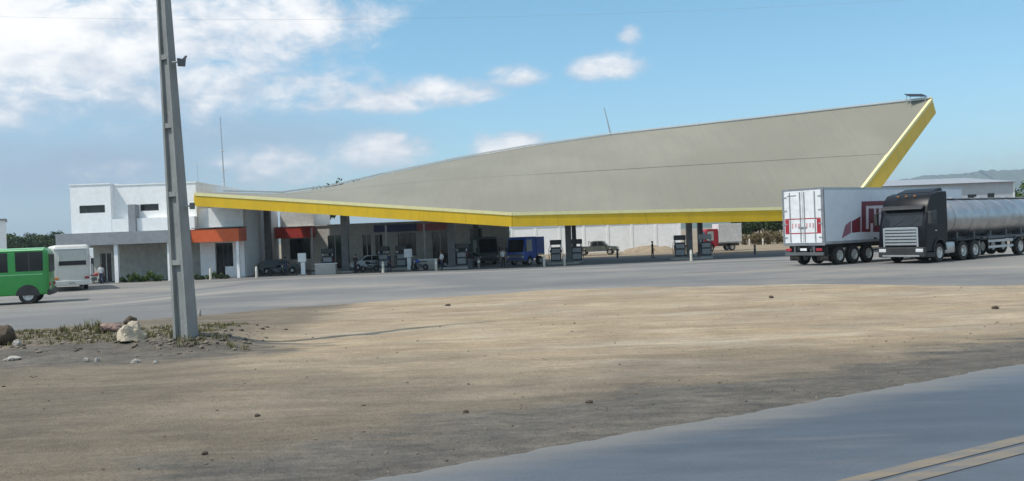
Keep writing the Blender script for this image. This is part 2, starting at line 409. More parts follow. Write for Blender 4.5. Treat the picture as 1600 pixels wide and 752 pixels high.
# forecourt: worn grey paving
fx = axis(-60, 60, 1., -75, 90, 1.2); rows = 70
vv = []
for j in range(rows + 1):
    for x in fx:
        e = edge_y(x) + .5 * nz(x * .5, 1.1) + .25 * nz(x * 1.7, 4.4); t = j / rows
        fy = 98 + 6 * nz(x * .08, 7.7) + 2 * nz(x * .4, 2.7); y = e + (fy - e) * t ** 1.2
        vv.append((x, y, gz(x, y) + (.035 if j > 1 else (-.06, .012)[j])))
n_ = len(fx)
fme = bpy.data.meshes.new('forecourt'); fme.from_pydata(vv, [], [(j * n_ + i, j * n_ + i + 1, (j + 1) * n_ + i + 1, (j + 1) * n_ + i) for j in range(rows) for i in range(n_ - 1)])
fme.polygons.foreach_set('use_smooth', [True] * len(fme.polygons))
forecourt = link_mesh('forecourt', fme); tag(forecourt, kind='structure')
g = SH('forecourt_paving')
a1 = g.noise(.07, 6, .6, st=(.6, .8, 1)); a2 = g.noise(.16, 7, .66, st=(.5, 1.0, 1), rot=.05); a3 = g.noise(8, 5, .6); a4 = g.noise(.12, 7, .64, st=(.45, 1.0, 1), off=(7, 3, 0), rot=-.12)
c = g.mix(g.mr(a1, .38, .62), (.155, .155, .155), (.245, .233, .215))
c = g.mix(g.mr(a2, .46, .68, 0, .7), c, (.135, .137, .142))
c = g.mix(g.mr(a4, .48, .64, 0, .7), c, (.31, .28, .238))
spt = g.noise(.6, 6, .7, st=(.5, .8, 1), off=(3, 8, 0)); c = g.mix(g.mr(spt, .6, .75, 0, .6), c, (.11, .11, .11))
c = g.mix(g.mr(a3, .3, .7, 0, .4), c, g.mix(1., c, (.75, .75, .75), 'MULTIPLY'))
g.put(g.b.inputs['Base Color'], c); g.b.inputs['Roughness'].default_value = .85; g.b.inputs['Specular IOR Level'].default_value = .3
g.bump(a3, .4, .03); fme.materials.append(g.M)

# road along the foreground
vv = []; nl = 1600; prof = [.55, .12, -.25, -1.2, -2.6, -4., -5.2, -5.6, -6.]
for i in range(nl + 1):
    u = -60 + 180 * i / nl
    for k, v in enumerate(prof):
        if k in (0, 1): v += .07 * nz(u * .5, 2.2) + .07 * nz(u * 3.1, 6.1) + .05 * nz(u * 9, 3.3)
        p = E0 + T0 * u + N0 * v
        vv.append((p.x, p.y, gz(p.x, p.y) * .3 + (.03 if 1 < k < 7 else .018 if k in (1, 7) else -.05)))
n_ = len(prof)
rme = bpy.data.meshes.new('road'); rme.from_pydata(vv, [], [(i * n_ + k, i * n_ + k + 1, (i + 1) * n_ + k + 1, (i + 1) * n_ + k) for i in range(nl) for k in range(n_ - 1)])
rme.polygons.foreach_set('use_smooth', [True] * len(rme.polygons))
road = link_mesh('road', rme); tag(road, kind='structure')
g = SH('road_asphalt')
a1 = g.noise(.35, 6, .65, rot=-RA, st=(.25, 1.2, 1)); a2 = g.noise(30, 4, .6); a3 = g.noise(1.3, 6, .65, rot=-RA, st=(.25, 1.5, 1))
sx = g.n.new('ShaderNodeVectorMath'); sx.operation = 'DOT_PRODUCT'; g.l.new(g.geo, sx.inputs[0]); sx.inputs[1].default_value = (N0.x, N0.y, 0)
vpos = g.m('SUBTRACT', sx.outputs['Value'], E0.dot(N0))
c = g.mix(g.mr(a1, .35, .65), (.072, .082, .100), (.102, .113, .132))
c = g.mix(g.mr(a3, .52, .72, 0, .5), c, (.15, .148, .145))
pat = g.noise(2.4, 9, .75, rot=-RA, st=(.4, 1.1, 1)); c = g.mix(1., c, g.mix(g.mr(pat, .32, .68), (.90, .90, .90), (1.08, 1.08, 1.08)), 'MULTIPLY')
lane = g.noise(.5, 5, .6, rot=-RA, st=(.03, 3.2, 1), off=(0, 5, 0)); c = g.mix(1., c, g.mix(g.mr(lane, .38, .62), (.92, .92, .92), (1.05, 1.05, 1.05)), 'MULTIPLY')
edge = g.mr(g.m('ADD', vpos, g.m('MULTIPLY', g.m('SUBTRACT', a3, .5), 1.3)), -.75, .25)
c = g.mix(g.m('MULTIPLY', edge, .8), c, (.20, .18, .155))
c = g.mix(g.mr(a2, .3, .7, 0, .35), c, g.mix(1., c, (.6, .6, .6), 'MULTIPLY'))
g.put(g.b.inputs['Base Color'], c); g.b.inputs['Roughness'].default_value = .48; g.b.inputs['Specular IOR Level'].default_value = .55
g.bump(a2, .35, .012); rme.materials.append(g.M)
# double centre line with a worn edge
g = SH('worn_yellow_line')
a1 = g.noise(3, 6, .7, rot=-RA, st=(.35, 1.5, 1)); a2 = g.noise(22, 4)
c = g.mix(g.mr(a1, .36, .62, .15, .95), (.235, .18, .11), (.13, .13, .13)); c = g.mix(g.mr(a2, .4, .7, 0, .4), c, (.2, .16, .12))
g.put(g.b.inputs['Base Color'], c); g.b.inputs['Roughness'].default_value = .6
for k, (va, vb) in enumerate(((-2.46, -2.63), (-2.69, -2.87))):
    vv = []
    for i in range(181):
        u = -60 + i
        for v in (va, vb): p = E0 + T0 * u + N0 * v; vv.append((p.x, p.y, gz(p.x, p.y) * .3 + .036))
    me = bpy.data.meshes.new('road_marking'); me.from_pydata(vv, [], [(2 * i, 2 * i + 1, 2 * i + 3, 2 * i + 2) for i in range(180)]); me.materials.append(g.M)
    link_mesh('road_marking', me, road)

# mountains behind
def ridge(name, pts, d, thick, m_):
    """a ridge of hills: skyline points (px, py) at distance d, real depth behind and a slope in front"""
    mb = MB(); sky_ = []
    for (a, b), (c_, e) in zip(pts, pts[1:]):
        for k in range(14):
            t = k / 14; sky_.append((a + (c_ - a) * t, b + (e - b) * t))
    sky_.append(pts[-1])
    secs = []
    for i, (px, py) in enumerate(sky_):
        p = W(px, py + 2.5 * nz(i * .33, d) + 1.5 * nz(i * 1.1, d), d); h = max(p.z, 2) 
        row = [(p.x, d - thick, -1.2)]
        for t in (.25, .5, .75): row.append((p.x + thick * .08 * nz(i * .4, t * 5), d - thick * (1 - t), h * (t ** 1.25) * (1 + .12 * nz(i * .5, t * 7, d))))
        row += [(p.x, d, h), (p.x, d + thick * .6, h * .55), (p.x, d + thick, -1.2)]
        secs.append(row)
    n = len(secs[0]); fs = [(k * n + i, k * n + i + 1, (k + 1) * n + i + 1, (k + 1) * n + i) for k in range(len(secs) - 1) for i in range(n - 1)]
    mb.add([p for r in secs for p in r], fs)
    o = mb.build(name, m_, None, True); tag(o, kind='structure'); return o
hill_m = mat('hill_forest', (.07, .095, .055), .95, var=.3, scale=.02)
ridge('mountain_range', [(900, 345), (1120, 318), (1240, 300), (1330, 286), (1400, 282), (1450, 274), (1500, 272), (1540, 266), (1580, 266), (1640, 262), (1760, 272), (1900, 290), (2100, 316)], 5200, 900, hill_m)
ridge('low_hills', [(-900, 402), (-500, 398), (-120, 385), (60, 381), (300, 380), (600, 368), (900, 356), (1200, 340), (1400, 325), (1700, 318), (2100, 318)], 2600, 350, hill_m)

# ------------------------------------------------------------------ station canopy
from mathutils.bvhtree import BVHTree
def rect(px0, px1, py0, py1, d):
    cx, cy = (px0 + px1) / 2, (py0 + py1) / 2
    return W(px0, cy, d).x, W(px1, cy, d).x, W(cx, py1, d).z, W(cx, py0, d).z
Lt, Ct, Rt, Pt = W(305, 303, 80), W(800, 334, 78), W(1324, 323.5, 84), W(1455, 155, 97)
Lb, Cb, Rb, Pb = W(305, 322, 80), W(800, 354.5, 78), W(1339, 343, 84.3), W(1461, 177, 97.3)
back1 = [W(350, 301, 89), W(440, 303, 94), W(520, 292, 96.5), W(600, 273, 98.5), W(720, 248, 100), W(830, 229, 101), W(950, 212, 101)]
back2 = [W(950, 212, 101), W(1075, 198, 100.3), W(1200, 184, 99.5), W(1330, 169, 98.5), Pt.copy()]
def plerp(pts, t):
    ln = [0]
    for a, b in zip(pts, pts[1:]): ln.append(ln[-1] + (b - a).length)
    q = t * ln[-1]
    for i in range(len(pts) - 1):
        if q <= ln[i + 1] + 1e-9: return pts[i].lerp(pts[i + 1], (q - ln[i]) / (ln[i + 1] - ln[i]))
    return pts[-1].copy()
def roof_grid(r0_, r1_, nr, lift=0., taper=False):
    """ruled surface between the front edge and the high back edge"""
    rows_ = []
    cols = [(0, i / 24) for i in range(24)] + [(1, i / 24) for i in range(25)]
    for (k, t) in cols:
        a = Lt.lerp(Ct, t) if k == 0 else Ct.lerp(Rt, t); b = plerp(back1 if k == 0 else back2, t)
        lf = lift if not taper else .014 + (lift - .014) * ss(.75, 1.15, k + t)
        rows_.append([a.lerp(b, r0_ + (r1_ - r0_) * j / nr) + Vector((0, 0, lf)) for j in range(nr + 1)])
    return rows_
def grid_mesh(rows_, thick):
    mb = MB(); n = len(rows_[0]); m_ = len(rows_)
    top = [p for r in rows_ for p in r]; bot = [p - Vector((0, 0, thick)) for p in top]; o = len(top)
    f = [(i * n + j, (i + 1) * n + j, (i + 1) * n + j + 1, i * n + j + 1) for i in range(m_ - 1) for j in range(n - 1)]
    fb = [tuple(o + q for q in x[::-1]) for x in f]
    rim = [i * n for i in range(m_)] + [(m_ - 1) * n + j for j in range(1, n)] + [i * n + n - 1 for i in range(m_ - 2, -1, -1)] + [j for j in range(n - 2, 0, -1)]
    fr = [(rim[k], rim[(k + 1) % len(rim)], o + rim[(k + 1) % len(rim)], o + rim[k]) for k in range(len(rim))]
    mb.add(top + bot, f + fb + fr); return mb
# roof sheet material: pale grey-beige standing seam with dull weathering
g = SH('roof_sheet')
a1 = g.noise(.09, 5, .55, st=(1, 1, .6)); a2 = g.noise(1.0, 6, .7, st=(1.6, .10, .16)); 
c = g.mix(g.mr(a1, .35, .65), (.222, .208, .163), (.258, .243, .192)); c = g.mix(g.mr(a2, .42, .72, 0, .3), c, (.19, .178, .148))
c = g.mix(g.mr(g.noise(2.6, 4, .6, st=(1.6, .05, .1), off=(4, 0, 0)), .55, .75, 0, .15), c, (.30, .285, .245))
g.put(g.b.inputs['Base Color'], c); g.b.inputs['Roughness'].default_value = .62
wv = g.n.new('ShaderNodeTexWave'); wv.inputs['Scale'].default_value = 1.1; wv.inputs['Distortion'].default_value = 0; wv.bands_direction = 'X'; g.l.new(g.geo, wv.inputs['Vector'])
g.bump(wv.outputs['Fac'], .12, .04); roof_m = g.M
canopy = empty('station_canopy', (Ct.x, Ct.y, -.8), 0, 'huge filling station canopy with sloping grey roof and bright yellow edge band', 'canopy')
O = canopy.location
def cbuild(mb, name, m_, smooth=False):
    mb.v = [tuple(Vector(p) - O) for p in mb.v]; return mb.build(name, m_, canopy, smooth)
cbuild(grid_mesh(roof_grid(.0, .47, 10), .10), 'roof_sheet', roof_m, True)
cbuild(grid_mesh(roof_grid(.455, 1., 12, .055, True), .10), 'roof_sheet', roof_m, True)
# soffit (underside) follows the roof one fascia lower
bk1b = [p - Vector((0, 0, 1.0)) for p in back1]; bk2b = [p - Vector((0, 0, 1.0)) for p in back2]; bk2b[-1] = Pb.copy()
rows_ = []
for (k, t) in [(0, i / 12) for i in range(12)] + [(1, i / 12) for i in range(13)]:
    a = Lb.lerp(Cb, t) if k == 0 else Cb.lerp(Rb, t); b = plerp(bk1b if k == 0 else bk2b, t)
    rows_.append([a.lerp(b, j / 8) + Vector((0, 0, .04)) for j in range(9)])
sof_rows = [p.copy() for r in rows_ for p in r]
cbuild(grid_mesh(rows_, .03), 'soffit', soffit_m, True)
sbvh = BVHTree.FromPolygons(sof_rows, [(i * 9 + j, (i + 1) * 9 + j, (i + 1) * 9 + j + 1, i * 9 + j + 1) for i in range(24) for j in range(8)])
def fascia(at, bt, ab, bb, out, m_, name='fascia', th=.12):
    out = Vector(out).normalized() * th; L = (bt - at).length; n = max(1, round(L / 4.2))
    for i in range(n):                                    # cladding panels with a narrow joint
        t0, t1 = i / n + .0002, (i + 1) / n - .0002
        a, b, c_, d = at.lerp(bt, t0), at.lerp(bt, t1), ab.lerp(bb, t1), ab.lerp(bb, t0)
        w = out * random.uniform(-.02, .02)
        cbuild(MB().hexa([p - out * .3 for p in (d, c_, b, a)], [p + out + w for p in (d, c_, b, a)]), 'panel' if name == 'panel' else name, m_)
nLC = Vector((Ct.y - Lt.y, -(Ct.x - Lt.x), 0)); nCR = Vector((Rt.y - Ct.y, -(Rt.x - Ct.x), 0)); nRP = Vector((Pt.y - Rt.y, -(Pt.x - Rt.x), 0))
fascia(Lt, Ct, Lb, Cb, nLC, yellow, 'fascia_panel'); fascia(Ct, Rt, Cb, Rb, nCR, yellow, 'fascia_panel'); fascia(Rt, Pt, Rb, Pb, nRP, yellow, 'fascia_panel')
ltb = back1[0]
fascia(ltb, Lt, ltb - Vector((0, 0, 1)), Lb, (-1, 0, 0), yellow, 'fascia_panel')
bb_ = back1 + back2[1:]; bbb = bk1b + bk2b[1:]
mb = MB()
for i in range(len(bb_) - 1):
    mb.hexa([bbb[i], bbb[i + 1], bb_[i + 1], bb_[i]], [p + Vector((0, .1, 0)) for p in (bbb[i], bbb[i + 1], bb_[i + 1], bb_[i])])
cbuild(mb, 'back_fascia', soffit_m)
mb = MB()
for i in range(len(bb_) - 1):
    a, b = bb_[i] + Vector((0, 0, .10)), bb_[i + 1] + Vector((0, 0, .10)); w = Vector((0, .22, 0)); h = Vector((0, 0, .14))
    mb.hexa([a - w, b - w, b + w, a + w], [a - w + h, b - w + h, b + w + h, a + w + h])
cbuild(mb, 'ridge_flashing', mat('ridge_metal', (.66, .66, .64), .45, var=.05))
def flash(a, b, out):
    out = Vector(out).normalized(); z = Vector((0, 0, 1)); mb = MB()
    p0, p1 = a + out * .17, b + out * .17; q0, q1 = a - out * .25, b - out * .25
    mb.hexa([p - z * .17 for p in (p0, p1)] + [p - z * .02 for p in (q1, q0)], [p + z * .11 for p in (p0, p1, q1, q0)])
    cbuild(mb, 'top_flashing', yellow_trim)
flash(Lt, Ct, nLC); flash(Ct, Rt, nCR); flash(Rt, Pt, nRP)
def soffit_z(x, y):
    h = sbvh.ray_cast(Vector((x, y, -1)), Vector((0, 0, 1)))
    return h[0].z if h[0] else 4.
colm = mat('column_grey', (.13, .13, .135), .55, var=.2, dirt=(.25, .23, .2), dirt_amt=.3)
for (px, d, w) in ((540, 85, .32), (706, 84, .34), (889, 85.5, .28), (1078, 85.5, .26), (1290, 88, .3), (898, 94, .22), (1095, 94, .25), (745, 93, .25), (1330, 93, .3), (420, 90, .3)):
    x = W(px, 400, d).x; z0 = gz(x, d); z1 = soffit_z(x, d)
    mb = MB().box(x - w, x + w, d - w, d + w, z0, z1 + .02)
    mb.box(x - w - .12, x + w + .12, d - w - .12, d + w + .12, z0 - .03, z0 + .45)
    cbuild(mb, 'column', colm)
# mast, floodlight panel
def mast(name, px0, py0, px1, py1, d, r, label, cat, parts=()):
    a, b = W(px0, py0, d), W(px1, py1, d)
    t = empty(name, a, 0, label, cat)
    MB().tube((0, 0, 0), b - a, r, r * .45, 8).build('pole', steel, t)
    for (f, ln) in parts:
        p = (b - a) * f
        MB().tube(p - Vector((ln, 0, 0)), p + Vector((ln, 0, 0)), r * .7, n=6).build('cross_arm', steel, t)
    return t
mast('lightning_rod', 955, 214, 944, 168, 101, .09, 'thin leaning rod on the ridge of the canopy roof', 'rod')
p = W(1431, 156, 96.8)
t = empty('solar_panel', p, .25, 'small dark panel on legs at the high tip of the canopy roof', 'solar panel')
MB().hexa([(-1.1, -.35, .28), (1.15, -.35, .28), (1.15, .4, .62), (-1.1, .4, .62)], [(-1.1, -.35, .36), (1.15, -.35, .36), (1.15, .4, .7), (-1.1, .4, .7)]).build('panel', solar, t)
for sx_ in (-.9, .95):
    for sy in (-.3, .32): MB().tube((sx_, sy, -.75), (sx_, sy, .32 if sy < 0 else .6), .035, n=6).build('leg', steel, t)

# ------------------------------------------------------------------ buildings
def wall_open(mb, x0, x1, z0, z1, y0, y1, ops):
    cx = sorted({x0, x1, *[o[0] for o in ops], *[o[1] for o in ops]}); cz = sorted({z0, z1, *[o[2] for o in ops], *[o[3] for o in ops]})
    cx = [c for c in cx if x0 <= c <= x1]; cz = [c for c in cz if z0 <= c <= z1]
    for a, b in zip(cx, cx[1:]):
        run = None
        for e, f in zip(cz, cz[1:]):
            mx_, mz = (a + b) / 2, (e + f) / 2
            if any(o[0] < mx_ < o[1] and o[2] < mz < o[3] for o in ops):
                if run: mb.box(a, b, y0, y1, run[0], run[1]); run = None
            else: run = (run[0], f) if run else (e, f)
        if run: mb.box(a, b, y0, y1, run[0], run[1])
    return mb
def shift(mb, o): mb.v = [tuple(Vector(p) - Vector(o)) for p in mb.v]; return mb
def window(parent, o, x0, x1, z0, z1, y, panes, fm, sill=True, gm=glass):
    fw = .06
    mb = MB(); mb.box(x0, x1, y - .03, y + .03, z0, z0 + fw); mb.box(x0, x1, y - .03, y + .03, z1 - fw, z1)
    mb.box(x0, x0 + fw, y - .029, y + .029, z0 + fw, z1 - fw); mb.box(x1 - fw, x1, y - .029, y + .029, z0 + fw, z1 - fw)
    st_ = (x1 - x0) / panes
    for i in range(1, panes): mb.box(x0 + st_ * i - fw / 2, x0 + st_ * i + fw / 2, y - .028, y + .028, z0 + fw, z1 - fw)
    w = shift(mb, o).build('window', fm, parent)
    for i in range(panes):
        shift(MB().box(x0 + st_ * i + fw * .4, x0 + st_ * (i + 1) - fw * .4, y - .005, y + .012, z0 + fw * .5, z1 - fw * .5), o).build('pane', gm, w)
    return w
frame_w = mat('window_frame_white', (.6, .6, .6), .5); frame_d = mat('window_frame_dark', (.06, .06, .065), .5)

# office block, left
D = 83.
x0, x1, z_, zt = rect(112, 175, 289, 443, D); zb = -.95
xr = W(303, 330, D).x; xs1 = W(374, 350, D).x
o = Vector((x0, D, zb))
off = empty('office_building', o, 0, 'two-storey white station office with grey slab and strip windows, behind the buses', 'building')
zs0, zs1 = rect(115, 268, 363, 382, D)[2:]             # slab
w1 = rect(124, 164, 321, 333, D); w2 = rect(219, 248, 319, 329.5, D + .7)
mb = MB(); wall_open(mb, x0, x1, zs1 - .2, zt, D, D + .3, [w1]); mb.box(x0, x1, D + .3, D + 14, zs1 - .2, zt); shift(mb, o).build('wall', wall_white, off)
zl = rect(180, 260, 341, 363, D)[3]
mb = MB(); wall_open(mb, x1 + .002, xr, zl - .1, zt - .12, D + .7, D + 1.0, [w2]); mb.box(x1 + .002, xr, D + 1.0, D + 14, zs1 - .2, zt - .12); shift(mb, o).build('wall', wall_white, off)
shift(MB().box(x1 + .002, xr, D + .02, D + .69, zs1 - .2, zl), o).build('ledge', wall_white, off)
for a in ((x0 - .05, x1 + .03, D - .06, zt), (x1 + .04, xr + .05, D + .64, zt - .12)):
    shift(MB().box(a[0], a[1], a[2], D + 14.05, a[3], a[3] + .10), o).build('parapet_cap', wall_white, off)
window(off, o, *w1, D + .12, 4, frame_d); window(off, o, *w2, D + .82, 3, frame_d)
px_ = rect(205, 216, 320, 362, D + .4); shift(MB().box(px_[0], px_[1], D - .25, D + .72, px_[2] - .1, px_[3]), o).build('pilaster', slab_grey, off)
shift(MB().box(x0 - .4, xr - .3, D - 2.2, D + 4, zs0, zs1), o).build('slab', slab_grey, off)
dr = rect(157, 175, 396, 441, D + 2.6); wd = rect(203, 246, 398, 424, D + 2.6)
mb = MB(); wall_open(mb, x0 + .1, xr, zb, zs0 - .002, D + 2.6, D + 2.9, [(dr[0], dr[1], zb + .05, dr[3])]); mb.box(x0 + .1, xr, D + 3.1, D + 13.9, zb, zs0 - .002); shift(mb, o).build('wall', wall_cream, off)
dd = shift(MB().box(dr[0], dr[1], D + 2.75, D + 2.8, zb + .05, dr[3]), o).build('door', glass, off)
mb = MB()
for a in (dr[0], (dr[0] + dr[1]) / 2 - .04, dr[1] - .08): mb.box(a, a + .08, D + 2.70, D + 2.748, zb + .05, dr[3])
shift(mb, o).build('door_frame', steel, dd)
for px in (140, 183, 266):
    x = W(px, 410, D - 1.7).x; shift(MB().box(x - .17, x + .17, D - 1.9, D - 1.56, zb, zs0 - .002), o).build('column', wall_white, off)
shift(MB().box(x0 - .3, xr - .2, D - 3, D + 2.58, zb - .3, zb + .16), o).build('kerb', concrete, off)
# low shop wing with the orange awning
zs_top = W(340, 325, D + 1).z
op = rect(312, 366, 380, 436, D + 1.5)
mb = MB(); wall_open(mb, xr + .004, xs1, zb, zs_top, D + 1.2, D + 1.5, [(op[0] + 1.6, op[0] + 2.5, zb, op[3]), (op[1] - 1., op[1], zb + 1.2, op[3])]); mb.box(xr + .004, xs1, D + 1.9, D + 13.8, zb, zs_top); shift(mb, o).build('wall', wall_white, off)
shift(MB().box(op[0] + 1.62, op[0] + 2.48, D + 1.6, D + 1.65, zb, op[3] - .02), o).build('door', glass, off)
window(off, o, op[1] - 1., op[1], zb + 1.2, op[3], D + 1.35, 2, frame_d)
aw = rect(299, 373, 358, 378, D - 1.2)
shift(MB().hexa([(aw[0], D - 1.2, aw[2]), (aw[1], D - 1.2, aw[2]), (aw[1], D + 1.19, aw[2]), (aw[0], D + 1.19, aw[2])], [(aw[0], D - 1.2, aw[3]), (aw[1], D - 1.2, aw[3]), (aw[1], D + 1.19, aw[3] + .1), (aw[0], D + 1.19, aw[3] + .1)]), o).build('awning', awn_orange, off)
shift(MB().box(aw[0] + .002, aw[1] + .06, D - 1.26, D + 1.188, aw[3] + .105, aw[3] + .17), o).build('awning_bounce_cover', slab_grey, off)  # grey cover added to keep orange bounce light off the wall
shift(MB().box(aw[1] - .35, aw[1] - .1, D - 1.0, D - .75, zb, aw[2] - .002), o).build('column', wall_white, off)
for (x, pn) in (((-36.6), 'air_conditioner'),):
    pass

# shop row under the canopy
D2 = 96.5; gb = -.82
xa, xb = xs1 + .3, W(797, 400, D2).x
o = Vector((xa, D2, gb))
shop = empty('shop_row', o, 0, 'long row of cream shop fronts in the shade under the yellow canopy', 'building')
ops_px = [(378, 430, 378, 426), (453, 485, 373, 405), (513, 534, 368, 424), (567, 580, 367, 418), (587, 598, 367, 418), (622, 650, 365, 400), (676, 700, 361, 415), (735, 754, 357, 414)]
ops = [rect(*r, D2) for r in ops_px]; ops = [(a, b, max(c_, gb + .02) if c_ < .3 else c_, d) for a, b, c_, d in ops]
zt2 = W(560, 351, D2).z; xm = W(490, 350, D2).x
mb = MB(); wall_open(mb, xa, xb, gb, zt2, D2, D2 + .3, ops); mb.box(xa, xb, D2 + 1.2, D2 + 9, gb, zt2); mb.box(xa, xa + .25, D2 + .3, D2 + 1.2, gb, zt2); mb.box(xb - .25, xb, D2 + .3, D2 + 1.2, gb, zt2); mb.box(xa, xb, D2 - .1, D2 + 9.1, zt2, zt2 + .12); mb.box(xa, xm, D2 + .02, D2 + 8.9, zt2 + .122, 6.0)
shift(mb, o).build('wall', mat('shop_wall', (.66, .64, .60), .8, var=.1, dirt=(.42, .40, .36), bump=.1), shop)
for q, (a, b, c_, d) in enumerate(ops):
    if c_ > .3: window(shop, o, a, b, c_, d, D2 + .15, 3, frame_d)
    else:
        dd = shift(MB().box(a + .03, b - .03, D2 + .2, D2 + .25, c_, d), o).build('door', glass, shop)
        shift(MB().box((a + b) / 2 - .05, (a + b) / 2 + .05, D2 + .15, D2 + .198, c_, d), o).build('door_frame', frame_w, dd)
r = rect(430, 487, 355, 372, D2 - 1.5); shift(MB().box(r[0], r[1], D2 - 1.5, D2 - .002, r[2], r[3]), o).build('awning', awn_red, shop); shift(MB().box(r[0] - .04, r[1] + .04, D2 - 1.55, D2 - .003, r[3] + .004, r[3] + .06), o).build('awning_bounce_cover', slab_grey, shop)  # second grey cover, added against red bounce from this awning
r = rect(584, 650, 351, 362, D2 - .4); shift(MB().box(r[0], r[1], D2 - .4, D2 - .002, r[2], r[3]), o).build('sign_band', blue_sign, shop)
r = rect(652, 701, 349, 360, D2 - .4); shift(MB().box(r[0], r[1], D2 - .45, D2 - .002, r[2], r[3]), o).build('sign_band', pink_sign, shop)
shift(MB().box(xa - .2, xb + .3, D2 - 2.4, D2 - .002, gb - .3, gb + .15), o).build('kerb', concrete, shop)
for px in (488, 604, 664):
    x = W(px, 390, D2 - 2).x; shift(MB().tube((x, D2 - 2, gb + .15), (x, D2 - 2, zt2 - .2), .09, n=10), o).build('post', wall_white, shop)

# white yard wall behind, warehouse, small white house at the far left
D3 = 128; a = W(800, 380, D3).x; b = W(1063, 380, D3).x; zt3 = W(980, 350, D3).z
o = Vector((a, D3, -.85)); yw = empty('yard_wall', o, 0, 'long plain white wall closing the yard beyond the canopy', 'wall')
n_ = 7
for i in range(n_):
    shift(MB().box(a + (b - a) * i / n_ + .02, a + (b - a) * (i + 1) / n_ - .02, D3, D3 + .25, -1.2, zt3), o).build('panel', wall_white, yw)
for i in range(n_ + 1):
    x = a + (b - a) * i / n_; shift(MB().box(x - .15, x + .15, D3 - .06, D3 + .31, -1.2, zt3 + .08), o).build('post', wall_white, yw)
shift(MB().box(a - .15, b + .15, D3 - .1, D3 + .35, zt3 + .082, zt3 + .16), o).build('coping', concrete, yw)
# earth heap by the yard wall
hp_ = at_heap = W(1018, 392, 121); bmh = bmesh.new(); bmesh.ops.create_grid(bmh, x_segments=40, y_segments=20, size=1)
for v in bmh.verts:
    x, y = v.co.x, v.co.y; h = .85 * max(0, 1 - x * x - y * y * 1.0) ** .8 * (1 + .35 * nz(x * 3, y * 3, 4)) * (1 - .25 * x); v.co = Vector((x * 4.2, y * 2.4, h - .06))
hme = bpy.data.meshes.new('earth_heap'); bmh.to_mesh(hme); bmh.free(); hme.materials.append(mat('heap_earth', (.30, .235, .16), .95, var=.25, scale=3, bump=.6))
tag(link_mesh('earth_heap', hme, None, (hp_.x, 121, gz(hp_.x, 121))), 'low heap of tan earth in front of the white yard wall', 'earth heap')
D4 = 116; x0, x1, _, zt4 = rect(1370, 1583, 288, 330, D4); o = Vector((x0, D4, -.9))
wh = empty('warehouse', o, 0, 'pale grey warehouse with low roof behind the tanker', 'building')
wm = mat('warehouse_cladding', (.46, .48, .51), .6, var=.06, dirt=(.36, .36, .37), dirt_amt=.4)
wo1 = rect(1543, 1554, 302, 312, D4); wo2 = rect(1512, 1526, 304, 310, D4)
mb = MB(); wall_open(mb, x0, x1, -.9, zt4, D4, D4 + .25, [wo1, wo2]); mb.box(x0, x1, D4 + .3, D4 + 26, -.9, zt4); shift(mb, o).build('wall', wm, wh)
window(wh, o, *wo1, D4 + .1, 2, frame_d); window(wh, o, *wo2, D4 + .1, 3, frame_d)
shift(MB().prism([(D4 - .5, zt4 + .02), (D4 + 13, zt4 + 1.3), (D4 + 26.5, zt4 + .02)], 0, x0 - .4, x1 + .4), o).build('roof', mat('warehouse_roof', (.30, .31, .33), .5), wh)
shift(MB().box(x1 - .02, x1 + .22, D4 - .06, D4 + .2, -.9, zt4), o).build('downpipe', white, wh)
D5 = 104; x0, x1, _, zt5 = rect(-80, 9, 346, 400, D5); o = Vector((x0, D5, -.8))
o = Vector((x1, D5, -.8)); sh_ = empty('small_white_building', o, R_(29), 'white building corner at the left edge behind the green bus', 'building')
shift(MB().box(x0, x1, D5, D5 + 7, -.9, zt5), o).build('wall', wall_white, sh_)
shift(MB().box(x0 - .2, x1 + .15, D5 - .2, D5 + 7.2, zt5, zt5 + .18), o).build('roof', slab_grey, sh_)
mast('radio_mast', 351, 302, 344, 183, 96, .09, 'tall thin radio mast rising behind the left end of the yellow band', 'mast', ((.12, .22), (.3, .3), (.55, .2)))
mast('antenna_pole', 311, 300, 307, 252, 92, .04, 'short faint antenna pole just right of the concrete pole', 'antenna', ((.9, .25),))

# ------------------------------------------------------------------ trees and plants
def crown_mesh(name, h, rx, rz, nclump, nleaf, size, m_, seed, low=.25):
    rnd = random.Random(seed); vv = []; ff = []
    for k in range(nclump):
        while True:
            p = Vector((rnd.uniform(-1, 1), rnd.uniform(-1, 1), rnd.uniform(-1, 1)))
            if .25 < p.length < 1: break
        c_ = Vector((p.x * rx, p.y * rx, h - rz + p.z * rz)); cr = rnd.uniform(.18, .36) * rx
        for q in range(nleaf):
            dv = Vector((rnd.gauss(0, 1), rnd.gauss(0, 1), rnd.gauss(0, .75))); dv = dv.normalized() * cr * rnd.random() ** .4
            pos = c_ + dv; a = Vector((rnd.gauss(0, 1), rnd.gauss(0, 1), rnd.gauss(0, .7))).normalized(); b = a.orthogonal().normalized()
            b = (Matrix.Rotation(rnd.uniform(0, 6.28), 3, a) @ b); s_ = size * rnd.uniform(.6, 1.3); c2 = a.cross(b)
            i = len(vv); vv += [pos - b * s_, pos + c2 * s_ * .45, pos + b * s_, pos - c2 * s_ * .45]; ff.append((i, i + 1, i + 2, i + 3))
    me = bpy.data.meshes.new(name); me.from_pydata(vv, [], ff); me.materials.append(m_); return me
